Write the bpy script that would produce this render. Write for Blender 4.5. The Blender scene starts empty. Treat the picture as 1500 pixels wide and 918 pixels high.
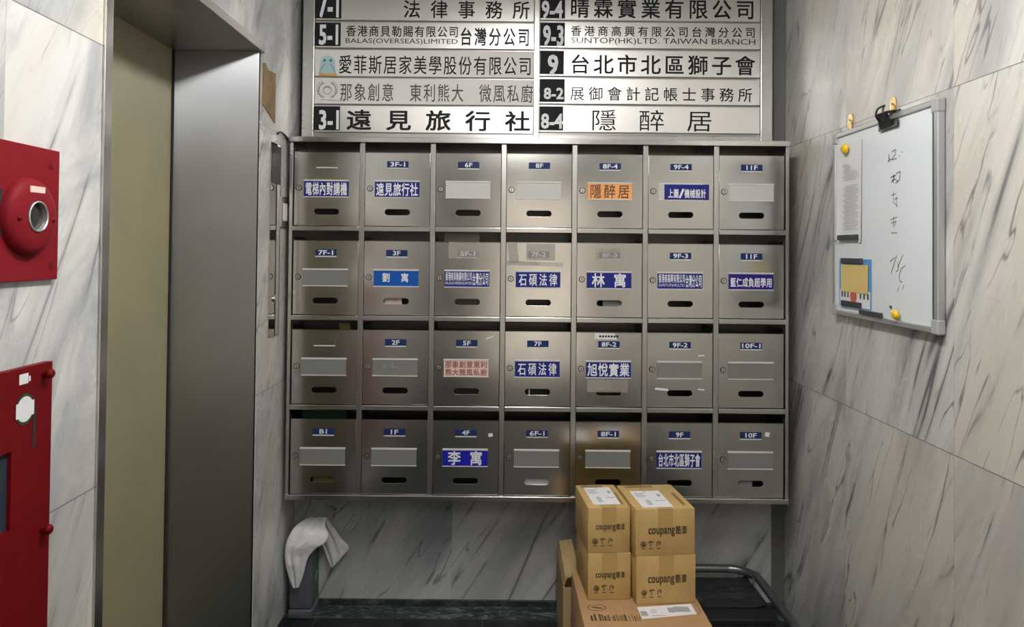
import bpy, bmesh, math, random
from mathutils import Vector, Matrix, noise
random.seed(7)
S = bpy.context.scene
COL = S.collection
R = math.radians

# ------------------------------------------------------------------ camera
F = 1084.0                       # focal length in photo pixels (1500 x 918)
CX, CY = 745.2, 347.0            # principal point
CAM_Z = 1.38
cam_d = bpy.data.cameras.new('camera')
cam = bpy.data.objects.new('camera', cam_d)
COL.objects.link(cam)
cam_d.sensor_fit = 'HORIZONTAL'
cam_d.sensor_width = 36.0
cam_d.lens = F / 1500 * 36
cam_d.shift_x = (750 - CX) / 1500
cam_d.shift_y = -(459 - CY) / 1500
cam_d.clip_start = 0.02
CR = Matrix.Rotation(R(91.0), 3, 'X') @ Matrix.Rotation(R(0.55), 3, 'Z')
cam.matrix_world = Matrix.Translation((0, 0, CAM_Z)) @ CR.to_4x4()
S.camera = cam

# ------------------------------------------------------------------ world, lights, exposure
S.view_settings.view_transform = 'Standard'
S.view_settings.look = 'None'
S.view_settings.gamma = 1.0
S.view_settings.use_curve_mapping = False
S.view_settings.exposure = 0.0
try:
    S.cycles.use_denoising = True
    S.cycles.max_bounces = 10
    S.cycles.sample_clamp_indirect = 6
except Exception:
    pass
W = bpy.data.worlds.new('doorway_glow')  # warm glow let in through the unseen, added doorway
S.world = W
W.use_nodes = True
bg = W.node_tree.nodes['Background']
bg.inputs[0].default_value = (1.0, 0.90, 0.76, 1)
bg.inputs[1].default_value = 1.3

XL, XR, YB, YF, ZC = -0.83, 1.083, 2.90, -3.2, 2.50     # corridor: side walls, back wall, added doorway end, ceiling
TUBES = [(0.12, 1.25, 37.0, (1.0, 0.975, 0.94)), (0.12, -0.9, 24.0, (1.0, 0.975, 0.94))]   # ceiling fixtures x, y, glow strength, colour


# ------------------------------------------------------------------ pixel -> world
def ray(px, py):
    return CR @ Vector(((px - CX) / F, -(py - CY) / F, -1.0))


def P(px, py, **k):
    d = ray(px, py)
    (a, v), = k.items()
    i = 'xyz'.index(a)
    o = Vector((0, 0, CAM_Z))
    return o + d * ((v - o[i]) / d[i])


# ------------------------------------------------------------------ materials
def principled(name, col, rough=0.5, metal=0.0, **kw):
    m = bpy.data.materials.new(name)
    m.use_nodes = True
    b = m.node_tree.nodes['Principled BSDF']
    b.inputs['Base Color'].default_value = (*col, 1)
    b.inputs['Roughness'].default_value = rough
    b.inputs['Metallic'].default_value = metal
    for k, v in kw.items():
        b.inputs[k].default_value = v
    return m


class NT:
    """small node-tree writer"""
    def __init__(s, m):
        s.t = m.node_tree
        s.b = s.t.nodes['Principled BSDF']

    def n(s, typ, **props):
        nd = s.t.nodes.new(typ)
        for k, v in props.items():
            setattr(nd, k, v)
        return nd

    def link(s, a, b):
        s.t.links.new(a, b)

    def _set(s, sock, v):
        if hasattr(v, 'is_output'):
            s.link(v, sock)
        else:
            sock.default_value = v

    def math(s, op, a, b=0.0, c=None, clamp=False):
        nd = s.n('ShaderNodeMath', operation=op)
        nd.use_clamp = clamp
        s._set(nd.inputs[0], a)
        s._set(nd.inputs[1], b)
        if c is not None:
            s._set(nd.inputs[2], c)
        return nd.outputs[0]

    def rng(s, v, a, b, c=0.0, d=1.0):
        nd = s.n('ShaderNodeMapRange', interpolation_type='SMOOTHSTEP')
        s._set(nd.inputs[0], v)
        for i, q in enumerate((a, b, c, d)):
            nd.inputs[i + 1].default_value = q
        return nd.outputs[0]

    def mix(s, f, a, b, mode='MIX'):
        nd = s.n('ShaderNodeMix', data_type='RGBA', blend_type=mode)
        s._set(nd.inputs[0], f)
        for i, v in ((6, a), (7, b)):
            if hasattr(v, 'is_output'):
                s.link(v, nd.inputs[i])
            else:
                nd.inputs[i].default_value = (*v, 1)
        return nd.outputs[2]

    def noise(s, vec, scale, detail=4, rough=0.5, dist=0.0):
        nd = s.n('ShaderNodeTexNoise')
        s.link(vec, nd.inputs['Vector'])
        nd.inputs['Scale'].default_value = scale
        nd.inputs['Detail'].default_value = detail
        nd.inputs['Roughness'].default_value = rough
        nd.inputs['Distortion'].default_value = dist
        return nd.outputs[0]

    def coords(s):
        return s.n('ShaderNodeTexCoord').outputs['Object']

    def sep(s, v):
        nd = s.n('ShaderNodeSeparateXYZ')
        s.link(v, nd.inputs[0])
        return nd.outputs

    def comb(s, x, y, z=0.0):
        nd = s.n('ShaderNodeCombineXYZ')
        for i, v in enumerate((x, y, z)):
            s._set(nd.inputs[i], v)
        return nd.outputs[0]

    def mapping(s, v, rot=(0, 0, 0), scale=(1, 1, 1), loc=(0, 0, 0)):
        nd = s.n('ShaderNodeMapping')
        s.link(v, nd.inputs[0])
        nd.inputs['Rotation'].default_value = rot
        nd.inputs['Scale'].default_value = scale
        nd.inputs['Location'].default_value = loc
        return nd.outputs[0]


TILE_Z = 0.894


def marble(name, axis, light, grey, warm, angle, seed, vein=0.75, vein_col=(0.10, 0.10, 0.11), tile=0.6, shift=0.0, amount=(0.47, 0.62), cloud=(0.42, 0.66), iso=0.0):
    """polished veined marble cladding in courses; the veins run at 'angle' (degrees from vertical)"""
    m = principled(name, light, 0.22)
    t = NT(m)
    x, y, z = t.sep(t.coords())
    s_ = y if axis == 'y' else x
    ts = t.math('DIVIDE', t.math('ADD', s_, shift), tile)
    tz = t.math('DIVIDE', z, TILE_Z)
    iz = t.math('FLOOR', tz)
    is_ = t.math('FLOOR', ts)
    off = t.math('ADD', t.math('MULTIPLY', iz, 3.7), t.math('MULTIPLY', is_, 1.31))
    p = t.comb(t.math('ADD', s_, off), t.math('ADD', z, t.math('MULTIPLY', off, 0.73)), seed)
    r = t.mapping(p, rot=(0, 0, R(angle if axis == 'y' else -angle)))
    warp = t.noise(r, 3.0, 3, 0.5)
    r2 = t.mapping(r, scale=(1.0, 0.075, 1.0))
    rc_ = t.mapping(r, scale=(1.0, 0.2 + 0.6 * iso, 1.0), loc=(0.7, 0.4, 0.2))
    r3 = t.mapping(r, scale=(1.0, 0.20, 1.0), loc=(3.1, 1.7, 2.2))
    c1 = t.noise(rc_, 5.5, 6, 0.58, 0.6)
    col = t.mix(t.rng(c1, cloud[0], cloud[1]), light, grey)
    c2 = t.noise(r3, 2.6, 4, 0.5, 0.4)
    col = t.mix(t.math('MULTIPLY', t.rng(c2, 0.46, 0.68), 0.75), col, warm)
    fine = t.noise(r2, 26.0, 5, 0.6, 0.3)
    col = t.mix(t.math('MULTIPLY', t.rng(fine, 0.5, 0.72), 0.30), col, grey)
    v1 = t.noise(r2, 6.5, 2, 0.5, 0.25)
    m1 = t.noise(t.mapping(r, scale=(1.0, 0.45, 1.0)), 5.0, 3, 0.6)
    w1 = t.rng(t.math('ABSOLUTE', t.math('SUBTRACT', v1, 0.5)), 0.0, 0.012, 1.0, 0.0)
    k1 = t.math('MULTIPLY', t.math('MULTIPLY', w1, t.rng(m1, amount[0], amount[1])), vein)
    h1 = t.rng(t.math('ABSOLUTE', t.math('SUBTRACT', v1, 0.5)), 0.0, 0.045, 1.0, 0.0)
    col = t.mix(t.math('MULTIPLY', t.math('MULTIPLY', h1, t.rng(m1, amount[0] - 0.08, amount[1])), 0.42), col, (grey[0] * 0.62, grey[1] * 0.62, grey[2] * 0.64))
    col = t.mix(k1, col, vein_col)
    v2 = t.noise(t.mapping(r, scale=(1.0, 0.13, 1.0), loc=(5.1, 2.7, 1.2)), 10.0, 3, 0.5, 0.3)
    m2 = t.noise(t.mapping(r, scale=(1.0, 0.5, 1.0), loc=(1.1, 2.2, 3.2)), 6.0, 3, 0.6)
    w2 = t.rng(t.math('ABSOLUTE', t.math('SUBTRACT', v2, 0.5)), 0.0, 0.013, 1.0, 0.0)
    k2 = t.math('MULTIPLY', t.math('MULTIPLY', w2, t.rng(m2, amount[0] + 0.01, amount[1])), vein * 0.8)
    col = t.mix(k2, col, vein_col)
    fz = t.math('FRACT', tz)
    dz = t.math('MULTIPLY', t.math('MINIMUM', fz, t.math('SUBTRACT', 1.0, fz)), TILE_Z)
    fs = t.math('FRACT', ts)
    ds = t.math('MULTIPLY', t.math('MINIMUM', fs, t.math('SUBTRACT', 1.0, fs)), tile)
    jz = t.math('MULTIPLY', t.math('LESS_THAN', dz, 0.0012), 0.75)
    js = t.math('MULTIPLY', t.math('LESS_THAN', ds, 0.0008), 0.28)
    col = t.mix(t.math('MAXIMUM', jz, js), col, (0.07, 0.065, 0.06))
    t.link(col, t.b.inputs['Base Color'])
    ro = t.rng(c1, 0.3, 0.7, 0.20, 0.34)
    t.link(ro, t.b.inputs['Roughness'])
    return m


def steel(name, col, rough, streak='z', amp=0.07, bump=0.0, aniso=0.0):
    """brushed stainless steel; streak = the direction of the brushing"""
    m = principled(name, col, rough, 1.0)
    t = NT(m)
    c = t.coords()
    sc = {'z': (60, 60, 0.8), 'x': (0.8, 60, 60), 'n': (5, 5, 2.5)}[streak]
    n1 = t.noise(t.mapping(c, scale=sc), 1.5, 3, 0.5)
    n2 = t.noise(c, 2.6, 2, 0.5)
    k = t.math('ADD', t.math('MULTIPLY', n1, 0.4), t.math('MULTIPLY', n2, 0.6))
    t.link(t.rng(k, 0.3, 0.7, rough - amp, rough + amp), t.b.inputs['Roughness'])
    dk = tuple(q * 0.90 for q in col)
    t.link(t.mix(t.rng(n2, 0.4, 0.7), col, dk), t.b.inputs['Base Color'])
    if aniso:
        t.b.inputs['Anisotropic'].default_value = aniso
        cv = t.n('ShaderNodeCombineXYZ')
        cv.inputs[0].default_value = 1.0
        t.link(cv.outputs[0], t.b.inputs['Tangent'])
    if bump:
        bp = t.n('ShaderNodeBump')
        bp.inputs['Strength'].default_value = bump
        bp.inputs['Distance'].default_value = 0.01
        t.link(t.noise(c, 5.0, 2, 0.5), bp.inputs['Height'])
        t.link(bp.outputs[0], t.b.inputs['Normal'])
    return m


def mottled(name, a, b, rough, scale=12, lo=0.35, hi=0.65, metal=0.0, detail=5, stretch=(1, 1, 1), spec=0.5):
    m = principled(name, a, rough, metal, **{'Specular IOR Level': spec})
    t = NT(m)
    k = t.noise(t.mapping(t.coords(), scale=stretch), scale, detail, 0.6)
    t.link(t.mix(t.rng(k, lo, hi), a, b), t.b.inputs['Base Color'])
    return m


M = {}
M['wall_left'] = marble('white_grey_marble', 'y', (0.70, 0.70, 0.685), (0.41, 0.42, 0.43), (0.64, 0.60, 0.52), 28, 1.3, vein=0.7, iso=0.5, cloud=(0.38, 0.62), tile=0.78, shift=0.35, vein_col=(0.17, 0.17, 0.18))
M['wall_right'] = marble('beige_grey_marble', 'y', (0.64, 0.63, 0.595), (0.40, 0.40, 0.395), (0.60, 0.555, 0.47), -26, 6.1, vein=0.9, amount=(0.45, 0.58), tile=0.575, shift=-0.075, vein_col=(0.09, 0.09, 0.10))
M['wall_back'] = marble('grey_marble', 'x', (0.535, 0.545, 0.55), (0.26, 0.275, 0.295), (0.47, 0.455, 0.42), -32, 3.4, vein=0.85, tile=0.62, shift=0.21, amount=(0.45, 0.58), vein_col=(0.07, 0.07, 0.08))
M['ceiling'] = mottled('ceiling_paint', (0.74, 0.74, 0.72), (0.70, 0.70, 0.68), 0.8, 8)
M['steel'] = steel('brushed_steel', (0.56, 0.55, 0.535), 0.26, 'x', 0.02)
M['steel_door'] = steel('mailbox_steel', (0.58, 0.565, 0.54), 0.17, 'n', 0.03, 0, 0.4)
M['steel_bar'] = steel('polished_steel_edge', (0.60, 0.59, 0.57), 0.22, 'x', 0.05)
M['steel_inner'] = principled('inner_sheet_steel', (0.17, 0.16, 0.15), 0.38, 1.0)  # darker than the outer steel, to deepen the shade inside the compartments
M['steel_jamb'] = steel('hairline_steel', (0.60, 0.61, 0.64), 0.40, 'z', 0.01, 0, 1.0)
M['steel_dark'] = principled('lintel_steel', (0.42, 0.40, 0.39), 0.34, 0.9)
M['steel_post'] = steel('brushed_steel_post', (0.56, 0.55, 0.535), 0.26, 'z', 0.02)
M['steel_plate'] = steel('directory_steel', (0.76, 0.745, 0.72), 0.30, 'x', 0.02, 0, 0.5)
M['mirror'] = principled('mirror_steel', (0.62, 0.62, 0.61), 0.06, 1.0)
M['olive'] = mottled('olive_lacquer', (0.345, 0.312, 0.195), (0.315, 0.288, 0.178), 0.34, 3)
M['black'] = principled('black_plastic', (0.012, 0.012, 0.013), 0.35)
M['gap'] = principled('gap_dark', (0.02, 0.017, 0.015), 0.8)
M['tile_black'] = principled('black_tile', (0.018, 0.018, 0.02), 0.6, 0.0, **{'Specular IOR Level': 0.12})
M['ink'] = principled('black_lettering', (0.02, 0.02, 0.022), 0.6, 0.0, **{'Specular IOR Level': 0.12})
M['ink_soft'] = principled('grey_lettering', (0.10, 0.095, 0.09), 0.6, 0.0, **{'Specular IOR Level': 0.12})
M['ink_mid'] = principled('grey_print', (0.36, 0.36, 0.38), 0.6)
M['white_letter'] = principled('white_lettering', (0.82, 0.83, 0.86), 0.5)
M['white_plastic'] = principled('white_plastic', (0.74, 0.74, 0.72), 0.4)
M['plate_blank'] = principled('blank_plate_plastic', (0.20, 0.20, 0.195), 0.42)
M['plate_white'] = principled('white_plate', (0.56, 0.555, 0.54), 0.4)
M['sign_white'] = principled('white_sign_sheet', (0.80, 0.785, 0.76), 0.5)
M['plate_frame'] = principled('pale_plate_rim', (0.62, 0.62, 0.62), 0.35)
M['blue'] = principled('blue_plate', (0.016, 0.024, 0.20), 0.4, 0.0, **{'Specular IOR Level': 0.2})
M['blue_tag'] = principled('navy_floor_tag', (0.014, 0.030, 0.12), 0.4, 0.0, **{'Specular IOR Level': 0.2})
M['blue_bright'] = principled('bright_blue_plate', (0.010, 0.09, 0.40), 0.4, 0.0, **{'Specular IOR Level': 0.2})
M['indigo'] = principled('indigo_plate', (0.028, 0.014, 0.20), 0.4, 0.0, **{'Specular IOR Level': 0.2})
M['blue_deep'] = principled('deep_blue_plate', (0.014, 0.014, 0.36), 0.4, 0.0, **{'Specular IOR Level': 0.2})
M['orange'] = principled('orange_plate', (0.86, 0.38, 0.11), 0.45)
M['pink'] = principled('pink_plate', (0.80, 0.60, 0.54), 0.45)
M['ink_brown'] = principled('brown_lettering', (0.13, 0.045, 0.02), 0.5)
M['ink_maroon'] = principled('maroon_lettering', (0.33, 0.14, 0.12), 0.5)
M['lock'] = principled('lock_chrome', (0.62, 0.61, 0.59), 0.25, 1.0)
M['red'] = mottled('red_enamel', (0.21, 0.012, 0.020), (0.19, 0.010, 0.017), 0.50, 5, spec=0.08)
M['red_dark'] = mottled('deep_red_enamel', (0.15, 0.003, 0.006), (0.13, 0.0025, 0.005), 0.5, 5, spec=0.15)
M['dark_glass'] = principled('dark_blue_glass', (0.030, 0.042, 0.062), 0.12)
M['lens'] = principled('smoked_lens', (0.022, 0.023, 0.022), 0.25)
M['brass'] = principled('brass', (0.72, 0.53, 0.25), 0.3, 1.0)
M['alu'] = principled('silver_aluminium', (0.55, 0.55, 0.56), 0.38, 0.7)
M['alu_grey'] = principled('grey_corner_plastic', (0.40, 0.40, 0.41), 0.45)
M['board'] = principled('whiteboard_enamel', (0.72, 0.775, 0.80), 0.2)
M['paper'] = principled('white_paper', (0.76, 0.76, 0.78), 0.7)
M['paper_grey'] = principled('grey_printed_text', (0.56, 0.56, 0.60), 0.7)
M['paper_blue'] = principled('blue_print', (0.10, 0.32, 0.62), 0.6)
M['note'] = principled('yellow_note', (0.70, 0.53, 0.20), 0.65)
M['red_dot'] = principled('red_print', (0.60, 0.12, 0.08), 0.6)
M['magnet_black'] = principled('black_magnet', (0.045, 0.048, 0.05), 0.55)
M['yellow'] = principled('yellow_plastic', (0.83, 0.56, 0.02), 0.3)
M['card'] = mottled('kraft_cardboard', (0.52, 0.35, 0.135), (0.48, 0.32, 0.12), 0.72, 30, stretch=(1, 1, 0.2))
M['card_big'] = mottled('brown_cardboard', (0.42, 0.245, 0.12), (0.385, 0.22, 0.105), 0.75, 20)
M['card_pale'] = mottled('pale_cardboard', (0.46, 0.34, 0.17), (0.42, 0.30, 0.14), 0.75, 20)
M['tape'] = principled('brown_packing_tape', (0.47, 0.315, 0.12), 0.25)
M['tape_clear'] = principled('clear_tape', (0.55, 0.52, 0.47), 0.25, 0.0, Alpha=0.33)
M['card_ink'] = principled('carton_print', (0.085, 0.055, 0.025), 0.6)
M['card_ink_soft'] = principled('faded_carton_print', (0.20, 0.13, 0.05), 0.6)
M['towel'] = mottled('white_cotton', (0.74, 0.74, 0.75), (0.70, 0.70, 0.71), 0.9, 60)
M['bin'] = principled('slate_grey_plastic', (0.085, 0.095, 0.115), 0.42)
M['bin_green'] = mottled('green_panel', (0.025, 0.10, 0.035), (0.035, 0.14, 0.05), 0.45, 18)
M['tube'] = principled('grey_tube_steel', (0.20, 0.205, 0.21), 0.32, 0.8)
M['deck'] = principled('black_deck', (0.012, 0.014, 0.018), 0.45)
M['bag'] = principled('black_polythene', (0.022, 0.022, 0.024), 0.26)
M['grey_trim'] = principled('grey_corner_trim', (0.135, 0.135, 0.13), 0.4)
M['stain'] = mottled('dried_brown_adhesive', (0.31, 0.19, 0.085), (0.20, 0.12, 0.05), 0.5, 22)
M['green_card'] = principled('green_card', (0.012, 0.06, 0.026), 0.6)
M['lime'] = principled('lime_paper', (0.10, 0.11, 0.022), 0.7)
M['teal'] = principled('pale_teal_print', (0.42, 0.60, 0.62), 0.6)
M['teal_dark'] = principled('teal_line_print', (0.06, 0.22, 0.26), 0.6)
M['amber'] = principled('amber_print', (0.75, 0.36, 0.06), 0.6)
for k_, (_, _, glow, gc) in zip(('diffuser', 'diffuser_rear'), TUBES):
    M[k_] = principled('lamp_diffuser', (0.9, 0.9, 0.88), 0.5, 0.0, **{'Emission Color': (*gc, 1), 'Emission Strength': glow})

# floor: dark stone tiles, a green veined border strip along the end wall
fm = principled('dark_stone_floor', (0.02, 0.022, 0.024), 0.42, 0.0, **{'Specular IOR Level': 0.15})
t = NT(fm)
x_, y_, z_ = t.sep(t.coords())
c_ = t.coords()
n_ = t.noise(c_, 9, 6, 0.65, 0.8)
dark = t.mix(t.rng(n_, 0.42, 0.7), (0.012, 0.014, 0.017), (0.035, 0.040, 0.044))
n2_ = t.noise(t.mapping(c_, scale=(1, 2.5, 1)), 16, 6, 0.7, 1.2)
green = t.mix(t.rng(n2_, 0.46, 0.66), (0.022, 0.034, 0.033), (0.15, 0.20, 0.19))
bord = t.math('GREATER_THAN', y_, 2.79)
col_ = t.mix(bord, dark, green)
fx = t.math('FRACT', t.math('DIVIDE', t.math('ADD', x_, 0.705), 0.62))
fy = t.math('FRACT', t.math('DIVIDE', t.math('SUBTRACT', 2.79, y_), 0.62))
g1 = t.math('LESS_THAN', t.math('MULTIPLY', fx, 0.62), 0.003)
g2 = t.math('LESS_THAN', t.math('MULTIPLY', fy, 0.62), 0.003)
gm = t.math('MULTIPLY', t.math('MAXIMUM', t.math('MULTIPLY', g1, t.math('SUBTRACT', 1.0, bord)), g2), 0.6)
col_ = t.mix(gm, col_, (0.12, 0.125, 0.125))
t.link(col_, t.b.inputs['Base Color'])
M['floor'] = fm
M['skirting'] = mottled('dark_green_stone', (0.020, 0.032, 0.030), (0.075, 0.10, 0.095), 0.25, 14, 0.45, 0.75, stretch=(1, 1, 2))


# ------------------------------------------------------------------ mesh helpers
def bm_new():
    return bmesh.new()


def add_box(bm, x0, x1, y0, y1, z0, z1, bev=0.0, mat=None, seg=2):
    vs = [Vector((x, y, z)) for z in (z0, z1) for y in (y0, y1) for x in (x0, x1)]
    if mat:
        vs = [mat @ v for v in vs]
    v = [bm.verts.new(q) for q in vs]
    fs = [(0, 2, 3, 1), (4, 5, 7, 6), (0, 1, 5, 4), (2, 6, 7, 3), (0, 4, 6, 2), (1, 3, 7, 5)]
    faces = [bm.faces.new([v[i] for i in f]) for f in fs]
    if bev > 0:
        es = list({e for f in faces for e in f.edges})
        bmesh.ops.bevel(bm, geom=es, offset=bev, segments=seg, profile=0.5, affect='EDGES')


def add_quad(bm, a, b, c, d):
    bm.faces.new([bm.verts.new(Vector(p)) for p in (a, b, c, d)])


def add_poly(bm, pts):
    bm.faces.new([bm.verts.new(Vector(p)) for p in pts])


def add_prism(bm, pts, vec, bev=0.0):
    """outline pts extruded along vec"""
    n = len(pts)
    a = [bm.verts.new(Vector(p)) for p in pts]
    b = [bm.verts.new(Vector(p) + Vector(vec)) for p in pts]
    fs = [bm.faces.new(a), bm.faces.new(b[::-1])]
    for i in range(n):
        fs.append(bm.faces.new((a[i], b[i], b[(i + 1) % n], a[(i + 1) % n])))
    if bev:
        es = list({e for f in fs[:2] for e in f.edges})
        bmesh.ops.bevel(bm, geom=es, offset=bev, segments=2, profile=0.5, affect='EDGES')


def add_lathe(bm, prof, org, axis, n=40):
    """prof: list of (radius, height along axis)"""
    axis = Vector(axis).normalized()
    q = axis.to_track_quat('Z', 'Y')
    org = Vector(org)
    rings = []
    for r, h in prof:
        if r < 1e-6:
            rings.append([bm.verts.new(org + q @ Vector((0, 0, h)))])
        else:
            rings.append([bm.verts.new(org + q @ Vector((r * math.cos(2 * math.pi * i / n), r * math.sin(2 * math.pi * i / n), h))) for i in range(n)])
    for A, B in zip(rings[:-1], rings[1:]):
        for i in range(n):
            j = (i + 1) % n
            if len(A) == 1:
                bm.faces.new((A[0], B[i], B[j]))
            elif len(B) == 1:
                bm.faces.new((A[i], A[j], B[0]))
            else:
                bm.faces.new((A[i], A[j], B[j], B[i]))


def smooth_path(pts, k=6):
    pts = [Vector(p) for p in pts]
    out = []
    n = len(pts)
    for i in range(n - 1):
        p0, p1, p2, p3 = pts[max(i - 1, 0)], pts[i], pts[i + 1], pts[min(i + 2, n - 1)]
        for j in range(k):
            u = j / k
            out.append(0.5 * ((2 * p1) + (p2 - p0) * u + (2 * p0 - 5 * p1 + 4 * p2 - p3) * u * u + (3 * p1 - p0 - 3 * p2 + p3) * u ** 3))
    out.append(pts[-1])
    return out


def add_tube(bm, pts, r, n=10, k=6, flat=1.0):
    pts = smooth_path(pts, k) if k > 1 else [Vector(p) for p in pts]
    up = Vector((0, 0, 1))
    rings = []
    prev = None
    for i, p in enumerate(pts):
        d = (pts[min(i + 1, len(pts) - 1)] - pts[max(i - 1, 0)]).normalized()
        if prev is None:
            a = d.cross(up)
            if a.length < 1e-3:
                a = d.cross(Vector((1, 0, 0)))
            a.normalize()
        else:
            a = (prev - d * prev.dot(d)).normalized()
        prev = a
        b = d.cross(a).normalized()
        rings.append([bm.verts.new(p + a * r * math.cos(2 * math.pi * j / n) + b * r * flat * math.sin(2 * math.pi * j / n)) for j in range(n)])
    for A, B in zip(rings[:-1], rings[1:]):
        for j in range(n):
            bm.faces.new((A[j], A[(j + 1) % n], B[(j + 1) % n], B[j]))
    bm.faces.new(rings[0][::-1])
    bm.faces.new(rings[-1])


def world_loc(o):
    v = Vector((0, 0, 0))
    while o is not None:
        v += o.location
        o = o.parent
    return v


def mesh_of(name, bm, smooth=None, off=(0, 0, 0)):
    bmesh.ops.remove_doubles(bm, verts=bm.verts, dist=1e-6)
    bmesh.ops.recalc_face_normals(bm, faces=bm.faces)
    if Vector(off).length:
        bmesh.ops.translate(bm, verts=bm.verts, vec=-Vector(off))
    me = bpy.data.meshes.new(name)
    bm.to_mesh(me)
    bm.free()
    if smooth:
        for p in me.polygons:
            p.use_smooth = True
        me.set_sharp_from_angle(angle=R(smooth))
    return me


def obj(name, bm, mat, parent=None, smooth=None, loc=None):
    """ONE mesh object; geometry given in world coordinates"""
    off = world_loc(parent) if parent else (Vector(loc) if loc else Vector((0, 0, 0)))
    me = mesh_of(name, bm, smooth, off)
    me.materials.append(M[mat])
    o = bpy.data.objects.new(name, me)
    COL.objects.link(o)
    if parent:
        o.parent = parent
    elif loc:
        o.location = loc
    return o


def tag(o, label, cat, group=None):
    o['label'] = label
    o['category'] = cat
    if group:
        o['group'] = group
    return o


def thing(name, label, cat, loc=(0, 0, 0), group=None):
    o = bpy.data.objects.new(name, None)
    COL.objects.link(o)
    o.location = loc
    o.empty_display_size = 0.05
    return tag(o, label, cat, group)


def struct(name, bm, mat, parent=None, smooth=None, loc=None):
    o = obj(name, bm, mat, parent, smooth, loc)
    if parent is None:
        o['kind'] = 'structure'
    return o


# ------------------------------------------------------------------ lettering
_glyph = {}
_tmpcol = bpy.data.collections.new('tmp')
COL.children.link(_tmpcol)


def glyph(s, bold):
    key = s
    if key in _glyph:
        return _glyph[key]
    c = bpy.data.curves.new('glyph', 'FONT')
    c.body = s
    c.size = 1
    c.resolution_u = 2
    c.fill_mode = 'FRONT'
    o = bpy.data.objects.new('glyph', c)
    _tmpcol.objects.link(o)
    dg = bpy.context.evaluated_depsgraph_get()
    m = bpy.data.meshes.new_from_object(o.evaluated_get(dg))
    vs = [(v.co.x, v.co.y) for v in m.vertices]
    fs = [tuple(p.vertices) for p in m.polygons]
    bpy.data.objects.remove(o)
    bpy.data.curves.remove(c)
    bpy.data.meshes.remove(m)
    _glyph[key] = (vs, fs)
    return _glyph[key]


def put_glyph(bm, s, u0, u1, w0, w1, fr, bold, fit=False, slant=0.0):
    """fr = (origin, u axis, w axis): fills the box u0..u1 x w0..w1 of that frame"""
    vs, fs = glyph(s, bold)
    if not vs:
        return
    if fit:
        xa, xb = min(v[0] for v in vs), max(v[0] for v in vs)
        ya, yb = min(v[1] for v in vs), max(v[1] for v in vs)
    else:
        xa, xb, ya, yb = 0.04, 0.96, -0.08, 0.845
    O, U, V = fr
    k = bold * 0.85                                # heavier strokes: the outline repeated, slightly shifted
    shifts = [(0, 0)] if k <= 0 else [(-k, -k), (k, -k), (-k, k), (k, k)]
    nrm = U.cross(V).normalized()
    for q, (sx, sy) in enumerate(shifts):
        out = []
        for x, y in vs:
            a = u0 + (x + sx - xa) / (xb - xa) * (u1 - u0)
            b = w0 + (y + sy - ya) / (yb - ya) * (w1 - w0)
            a += (b - (w0 + w1) / 2) * slant
            out.append(bm.verts.new(O + U * a + V * b + nrm * (6e-5 * q)))
        for f in fs:
            try:
                bm.faces.new([out[i] for i in f])
            except ValueError:
                pass


def put_cjk(bm, s, u0, u1, w0, w1, fr, bold=0.012, cw=None, slant=0.0):
    n = len(s)
    cw = cw or (u1 - u0) / n * 0.9
    step = (u1 - u0 - cw) / max(n - 1, 1)
    for i, ch in enumerate(s):
        if ch == ' ':
            continue
        a = u0 + step * i if n > 1 else (u0 + u1 - cw) / 2
        put_glyph(bm, ch, a, a + cw, w0, w1, fr, bold, fit=(ord(ch) < 0x3000), slant=slant)


def put_latin(bm, s, u0, u1, w0, w1, fr, bold=0.0):
    put_glyph(bm, s, u0, u1, w0, w1, fr, bold, fit=True)


def rect(bm, u0, u1, w0, w1, fr, lift=0.0):
    O, U, V = fr
    n = U.cross(V).normalized() * lift
    add_poly(bm, [O + U * a + V * b + n for a, b in ((u0, w0), (u1, w0), (u1, w1), (u0, w1))])


def slab(bm, u0, u1, w0, w1, d, fr, bev=0.0):
    """a box rising d from the frame's plane"""
    O, U, V = fr
    n = U.cross(V).normalized()
    mt = Matrix((U.to_4d(), V.to_4d(), n.to_4d(), (0, 0, 0, 1))).transposed()
    for i in range(3):
        mt[3][i] = 0
    mt = Matrix.Translation(O) @ Matrix(((U.x, V.x, n.x, 0), (U.y, V.y, n.y, 0), (U.z, V.z, n.z, 0), (0, 0, 0, 1)))
    add_box(bm, u0, u1, w0, w1, 0, d, bev, mt)


def disc(bm, u, w, r, fr, lift=0.0, n=20, sx=1.0):
    O, U, V = fr
    nn = U.cross(V).normalized() * lift
    add_poly(bm, [O + U * (u + r * sx * math.cos(2 * math.pi * i / n)) + V * (w + r * math.sin(2 * math.pi * i / n)) + nn for i in range(n)])


def stroke(bm, pts, width, fr, lift=0.0):
    """a pen stroke along (u, w) points"""
    O, U, V = fr
    nn = U.cross(V).normalized() * lift
    for (a, b), (c, d) in zip(pts[:-1], pts[1:]):
        t_ = Vector((c - a, d - b))
        if t_.length < 1e-6:
            continue
        t_.normalize()
        e = t_ * width * 0.4
        s_ = Vector((-t_.y, t_.x)) * width / 2
        q = [(a - e.x + s_.x, b - e.y + s_.y), (a - e.x - s_.x, b - e.y - s_.y), (c + e.x - s_.x, d + e.y - s_.y), (c + e.x + s_.x, d + e.y + s_.y)]
        add_poly(bm, [O + U * p[0] + V * p[1] + nn for p in q])


EX, EY, EZ = Vector((1, 0, 0)), Vector((0, 1, 0)), Vector((0, 0, 1))

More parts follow.
